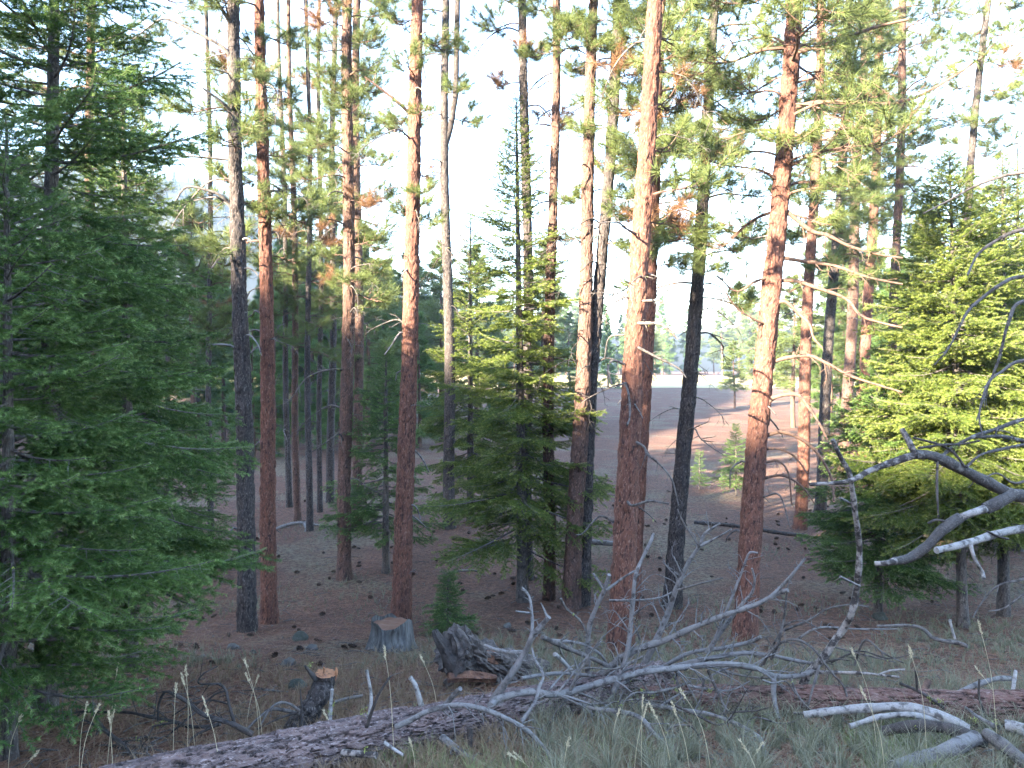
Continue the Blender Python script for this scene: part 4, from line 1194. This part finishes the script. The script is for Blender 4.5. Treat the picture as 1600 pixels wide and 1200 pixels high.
# ------------------------------------------------------------------ dead snag whose limbs reach in from the right
sg_b = Vector((4.75, 5.3, Gs(4.75, 5.3)))
snag = thing('dead_snag', 'dead pine with broken half peeled limbs and thin bare twigs', 'dead tree', sg_b)
hs = np.linspace(-.2, 5.2, 14)
obj('trunk', bark_tube('snag_trunk', np.stack([.05 * np.sin(hs), .05 * np.cos(hs * .7), hs], 1), .13 - .019 * hs, M['bark_dark'], 40, .17, .15, .012, 71, .04), snag)
random.seed(31)
for pts, w, Y0, Y1, mt, tn in [
        ([(1880, 800), (1700, 790), (1605, 776), (1580, 772), (1545, 755), (1500, 732), (1460, 713), (1430, 710)], (26, 15), 5.3, 5.0, 'wood_scaly', 3),
        ([(1432, 710), (1395, 722), (1360, 735), (1325, 752), (1265, 757)], (13, 5), 5.0, 4.9, 'wood_patch', 0),
        ([(1585, 772), (1560, 785), (1540, 795)], (19, 18), 5.05, 5.0, 'wood_scaly', 0),
        ([(1542, 794), (1520, 801), (1498, 810)], (12, 12), 5.0, 4.98, 'wood_pale', 0),
        ([(1500, 808), (1470, 830), (1450, 852), (1420, 872), (1395, 877)], (17, 13), 4.98, 4.9, 'wood_scaly', 2),
        ([(1398, 877), (1385, 880), (1367, 881)], (11, 8), 4.9, 4.88, 'wood_patch', 0),
        ([(1430, 710), (1420, 690), (1409, 670)], (10, 8), 5.0, 5.05, 'wood_patch', 0),
        ([(1427, 684), (1465, 694), (1490, 707), (1508, 730)], (4, 4), 5.1, 5.0, 'wood_dark', 2),
        ([(1435, 700), (1474, 695), (1501, 694), (1530, 689)], (4, 3), 5.0, 5.1, 'wood_dark', 2),
        ([(1470, 715), (1487, 700), (1521, 682), (1555, 671), (1600, 655), (1680, 640)], (5, 7), 5.0, 5.3, 'wood_scaly', 4),
        ([(1520, 683), (1566, 682), (1600, 689), (1680, 700)], (5, 8), 5.1, 5.3, 'wood_scaly', 3),
        ([(1510, 730), (1530, 712), (1560, 703), (1610, 694), (1700, 690)], (4, 6), 5.0, 5.2, 'wood_scaly', 3),
        ([(1463, 860), (1510, 849), (1555, 835), (1600, 826), (1720, 815), (1880, 830)], (10, 16), 4.7, 5.3, 'wood_pale', 0),
        ([(1516, 850), (1523, 874), (1535, 894), (1537, 904)], (6, 5), 4.76, 4.75, 'wood_pale', 0),
        ([(1575, 842), (1560, 838), (1542, 830)], (4, 3), 5.0, 4.9, 'wood_dark', 0),
        ([(1465, 720), (1464, 760), (1466, 808)], (4, 3), 5.0, 5.0, 'wood_twig', 0),
        ([(1450, 818), (1462, 812), (1478, 815)], (4, 4), 4.95, 4.97, 'wood_dark', 0),
        ([(1880, 480), (1720, 430), (1600, 432), (1566, 443), (1533, 467), (1510, 490), (1483, 543), (1460, 570)], (12, 2), 5.3, 5.0, 'wood_twig', 4),
        ([(1880, 520), (1700, 470), (1600, 470), (1576, 503), (1560, 563), (1540, 613), (1526, 657)], (11, 2), 5.3, 5.1, 'wood_twig', 5),
        ([(1880, 600), (1700, 560), (1600, 563), (1566, 580), (1543, 600), (1530, 647), (1535, 680)], (11, 2), 5.3, 5.0, 'wood_twig', 5),
        ([(1880, 330), (1700, 280), (1600, 270), (1533, 287), (1483, 313), (1443, 333)], (11, 2), 5.3, 5.0, 'wood_twig', 3),
        ([(1880, 400), (1700, 350), (1600, 358), (1550, 380), (1526, 400), (1512, 430)], (12, 3), 5.3, 5.0, 'wood_twig', 3),
        ([(1880, 900), (1700, 880), (1600, 905), (1560, 915), (1535, 940), (1520, 965)], (9, 2), 5.3, 5.2, 'wood_twig', 6),
        ([(1880, 960), (1700, 930), (1620, 920), (1570, 950), (1545, 955)], (9, 2), 5.3, 5.2, 'wood_twig', 6),
        ([(1880, 720), (1700, 720), (1620, 745), (1585, 755), (1560, 740), (1540, 745)], (8, 2), 5.3, 5.1, 'wood_twig', 6)]:
    px_branch('branch', snag, sg_b, pts, w, Y0, Y1, mt, tw=1, k=10, twn=tn, lmul=.2, gravity=-.05)

# ------------------------------------------------------------------ rocks
def rock_mesh(seed):
    rng = np.random.default_rng(seed)
    n1, n2 = 14, 9
    th, ph = np.meshgrid(np.arange(n1) * 2 * PI / n1, np.linspace(0, PI, n2))
    d = np.stack([np.cos(th) * np.sin(ph), np.sin(th) * np.sin(ph), np.cos(ph)], -1)
    r = 1 + .55 * (fbm(d[..., 0] * 1.7 + seed, d[..., 1] * 1.7 + d[..., 2] * 1.3, seed) - .5) * 2
    V = (d * r[..., None] * np.array([1, .85, .72])).reshape(-1, 3)
    i = np.arange(n2 - 1)[:, None] * n1; j = np.arange(n1)[None]; j2 = (j + 1) % n1
    return [V, np.stack([i + j, i + n1 + j, i + n1 + j2, i + j2], -1).reshape(-1, 4)]


for q, (u, v, wpx, mt, lab) in enumerate([(468, 1000, 28, 'rock_moss', 'dark lichened boulder behind the smooth dark rock'), (488, 1015, 20, 'rock', 'smooth dark rock beside the lichened boulder'),
                                         (450, 1040, 26, 'rock', 'pale rounded rock in front of the two dark rocks'), (466, 1075, 32, 'rock_moss', 'dark mossy rock beside the bent broken stub'),
                                         (364, 1014, 22, 'rock', 'flat bluish rock below the charred pine'), (272, 988, 26, 'rock_moss', 'dark flat rock near the tips of the spreading fir'),
                                         (316, 1028, 13, 'rock', 'small knobbly rock beside the flat bluish rock'), (396, 1020, 12, 'rock_moss', 'small dark stone right of the flat bluish rock'),
                                         (232, 1066, 13, 'rock_moss', 'little dark stone above the dead brush'), (372, 1043, 10, 'rock_moss', 'tiny dark stone above the dead brush'),
                                         (1375, 967, 24, 'rock_moss', 'dark rock at the foot of the low dark fir'), (793, 980, 14, 'rock', 'whitish stone chip lying on the needles past the rotten log')]):
    g = ground_at(u, v)
    V, Fq = rock_mesh(q + 2)
    s = wpx * g.y / F * .5
    o = obj('rock', mesh_np('rock', V * s, [Fq], M[mt]), None, g + Vector((0, 0, s * .12)), (U(-.2, .2), U(-.2, .2), U(0, 6)))
    tag(o, lab, 'rock')

# ------------------------------------------------------------------ pine cones on the floor
def cone_mesh(seed):
    random.seed(seed)
    mb = MB()
    for ring in range(6):
        f = ring / 5; r = .034 * math.sin(PI * (.18 + .74 * f)) ; z = .09 * f
        for k in range(7):
            a = k * 2 * PI / 7 + ring * .45
            c, s_ = math.cos(a), math.sin(a)
            V = [[.25 * r * c - .012 * s_, .25 * r * s_ + .012 * c, z], [.25 * r * c + .012 * s_, .25 * r * s_ - .012 * c, z], [r * 1.25 * c, r * 1.25 * s_, z + .018]]
            mb.add(np.array(V) - np.array([0, 0, .045]), [[0, 1, 2]])
    return mb.mesh('pine_cone', [M['cone']], smooth=False)


CONES = [cone_mesh(k) for k in range(3)]
random.seed(404)
n = 0
while n < 280:
    v = VH + 4.5 * F / (9 * (1 + 1.9 * random.random() ** 1.3)) + U(-6, 6); u = U(200, 1480)
    if v > 1045: continue
    Y = ground_depth(u, v); x = (u - 800) * Y / F
    if vnoise(x * .6, Y * .6, 8) < .38: continue
    o = obj('pine_cone', CONES[n % 3], None, (x, Y, Gs(x, Y) + .03), (U(1.2, 1.9), U(-.3, .3), U(0, 6.28)), U(.8, 1.3))
    tag(o, 'small dark pine cone lying on the needle covered ground', 'pine cone', 'pine cones scattered over the forest floor')
    n += 1

# ------------------------------------------------------------------ grass, litter, seed stalks
def blades(name, n, sampler, h, w, mat, lean=.5):
    x, y = sampler(n)
    n = len(x)
    z = G(x, y) - .01
    a = RNG.random(n) * 2 * PI; H = h[0] + (h[1] - h[0]) * RNG.random(n) ** 1.5
    l = lean * (.3 + RNG.random(n)) * H
    d = np.stack([np.cos(a), np.sin(a), np.zeros(n)], 1)
    sd = np.stack([-np.sin(a), np.cos(a), np.zeros(n)], 1)
    r2 = RNG.random(n) * 2 * PI
    sd = np.stack([np.cos(r2), np.sin(r2), np.zeros(n)], 1) * (w * (.6 + .8 * RNG.random(n)))[:, None] * .5
    b = np.stack([x, y, z], 1)
    m_ = b + d * (l * .3)[:, None] + np.array([0, 0, 1]) * (H * .62)[:, None]
    t = b + d * l[:, None] + np.array([0, 0, 1]) * (H * .95)[:, None]
    V = np.stack([b - sd, b + sd, m_ + sd * .7, m_ - sd * .7, t], 1).reshape(-1, 3)
    o = np.arange(n)[:, None] * 5
    q = o + np.array([[0, 1, 2, 3]]); tr = o + np.array([[3, 2, 4]])
    tip = np.tile(np.array([0, 0, .5, .5, 1.0]), n)
    return obj(name, mesh_np(name, V, [q, tr], mat, None, {'tip': tip}, False))


def sampler(y0, y1, umin, umax, thr, k, sc=.9, tuft=.0):
    def f(n):
        Y = 1 / (1 / y1 + (1 / y0 - 1 / y1) * RNG.random(n * 3))
        u = umin + (umax - umin) * RNG.random(n * 3)
        x = (u - 800) * Y / F
        if tuft:
            cx = np.round(x / tuft) ; cy = np.round(Y / tuft)
            jx = (cx + .8 * (hash2(cx, cy, 1) - .5)) * tuft; jy = (cy + .8 * (hash2(cx, cy, 2) - .5)) * tuft
            x = jx + (x - cx * tuft) * .28; Y = jy + (Y - cy * tuft) * .28
        keep = fbm(x * sc + 11, Y * sc, k, 3) > thr + .25 * (RNG.random(n * 3) - .5)
        x, Y = x[keep][:n], Y[keep][:n]
        return x, Y
    return f


tag(blades('grass', 24000, sampler(4.4, 9.6, 820, 1750, .37, 50, .8, .22), (.07, .33), .005, M['grass_pale'], .8), 'pale grey green bunch grass around the fallen logs', 'grass', kind='stuff')
tag(blades('grass', 9000, sampler(4.4, 6.6, 600, 1500, .44, 56, 1.1, .14), (.06, .2), .005, M['grass_green'], .7), 'short green grass tufts under the fallen log', 'grass', kind='stuff')
tag(blades('dry_grass', 30000, sampler(4.6, 11, -150, 1000, .40, 52, .7, .12), (.05, .2), .005, M['grass_dry'], .8), 'thin tawny dry grass on the near slope', 'grass', kind='stuff')
tag(blades('dry_grass', 26000, sampler(9, 34, -50, 1650, .50, 54, .45, .2), (.05, .17), .009, M['grass_pale'], .8), 'sparse pale dry grass patches on the forest floor', 'grass', kind='stuff')


def litter(n):
    Y = 1 / (1 / 26 + (1 / 5.0 - 1 / 26) * RNG.random(n)); u = -100 + 1800 * RNG.random(n); x = (u - 800) * Y / F
    b = np.stack([x, Y, G(x, Y) + .006 + .012 * RNG.random(n)], 1)
    a = RNG.random(n) * 2 * PI
    d = unit(np.stack([np.cos(a), np.sin(a), .25 * (RNG.random(n) - .3)], 1))
    mb = MB()
    needles(mb, b, d, .10 + .08 * RNG.random(n), .006, 0, RNG.random(n))
    return mb.mesh('needle_litter', [M['litter']], smooth=False)


tag(obj('needle_litter', litter(70000)), 'carpet of fallen red brown pine needles', 'needle litter', kind='stuff')

mb = MB()
random.seed(8)
for k in range(900):
    Y = 1 / U(1 / 26, 1 / 5.0); u = U(-50, 1650); x = (u - 800) * Y / F; l = U(.08, .45); a = U(0, 6.28)
    p = np.array([[x + l * s * math.cos(a) + U(-.02, .02), Y + l * s * math.sin(a) + U(-.02, .02), 0] for s in (0, .33, .66, 1)])
    p[:, 2] = G(p[:, 0], p[:, 1]) + .015 + np.array([0, U(0, .03), U(0, .04), U(0, .03)])
    add_tube(mb, p, [.006, .006, .005, .002], 4, caps=False)
tag(obj('fallen_twigs', mb.mesh('fallen_twigs', [M['wood_twig']])), 'small dead twigs strewn over the needles', 'twigs', kind='stuff')

STALKS = [(185, 1037, 7, .12), (290, 1040, 6, -.1), (283, 1052, 5, -.12), (136, 1098, 8, .1), (155, 1100, 7, .2), (180, 1100, 9, .02), (170, 1112, 6, -.02), (33, 1118, 8, .2), (62, 1172, 7, .3),
          (317, 1090, 8, -.12), (382, 1030, 5, -.2), (384, 1052, 5, -.2), (404, 1055, 5, .1), (275, 1068, 6, .02), (657, 1024, 7, -.25), (600, 1008, 5, -.08), (505, 1110, 6, -.15), (1005, 1085, 7, .05),
          (1010, 1102, 7, .1), (1062, 1075, 8, -.3), (1050, 1098, 6, -.15), (802, 1175, 8, -.2), (795, 1178, 7, -.25), (878, 1182, 7, .0), (890, 1150, 6, .05), (1193, 1160, 7, .1), (1345, 1075, 5, -.3),
          (1524, 1042, 7, -.35), (1330, 1012, 6, -.25), (1528, 968, 6, -.2), (1420, 1010, 6, -.25), (640, 1155, 5, -.1), (1155, 1155, 6, -.2), (968, 1108, 6, .1), (1015, 1100, 6, -.2)]
random.seed(12)
for (u, v, wpx, ln) in STALKS:
    Y = U(4.55, 5.3) if v > 1060 else U(5.2, 6.4)
    Y = min(Y, max(4.3, ground_depth(u, v) - .35))
    h = P(u, v, Y); x0 = h.x - ln * .6 + U(-.05, .05); b = Vector((x0, Y, Gs(x0, Y)))
    t = thing('grass_stalk', 'tall straw coloured grass stalk with a feathery seed head', 'grass stalk', b, 'seed stalks among the fallen branches')
    e = np.array(h - b)
    pth = smooth_path([np.zeros(3), e * .5 + np.array([-ln * .12, 0, e[2] * .08]), e], .06)
    mb = MB(); add_tube(mb, pth, np.linspace(.0026, .0014, len(pth)), 4, caps=False)
    obj('stem', mb.mesh('stem', [M['seed']]), t)
    mb = MB()
    T = unit(pth[-1] - pth[-2])
    n = 46
    s = RNG.random(n)
    L = U(.05, .11)
    needles(mb, pth[-1] - T * (s * L)[:, None] + RNG.normal(size=(n, 3)) * .0035, unit(T + RNG.normal(size=(n, 3)) * .35), .016, .007, 0, 1)
    obj('seed_head', mb.mesh('seed_head', [M['seed']], smooth=False), t)

# ------------------------------------------------------------------ the air
hm = bpy.data.materials.new('haze'); hm.use_nodes = True
hn = hm.node_tree; hn.nodes.clear()
ho_ = hn.nodes.new('ShaderNodeOutputMaterial'); hv = hn.nodes.new('ShaderNodeVolumePrincipled')
hv.inputs['Color'].default_value = (.48, .68, 1.0, 1); hv.inputs['Density'].default_value = .00045; hv.inputs['Anisotropy'].default_value = 0.0
hn.links.new(hv.outputs[0], ho_.inputs['Volume'])
x0, x1, y0_, y1_, z0_, z1_ = -430, 430, -262, 920, -9, 122
V = [(x, y, z) for z in (z0_, z1_) for y in (y0_, y1_) for x in (x0, x1)]
hz = obj('haze', mesh_np('haze', V, [[(0, 2, 3, 1), (4, 5, 7, 6), (0, 1, 5, 4), (2, 6, 7, 3), (0, 4, 6, 2), (1, 3, 7, 5)]], hm, smooth=False))
tag(hz, 'thin pale blue air over the whole wood', 'haze', kind='stuff')
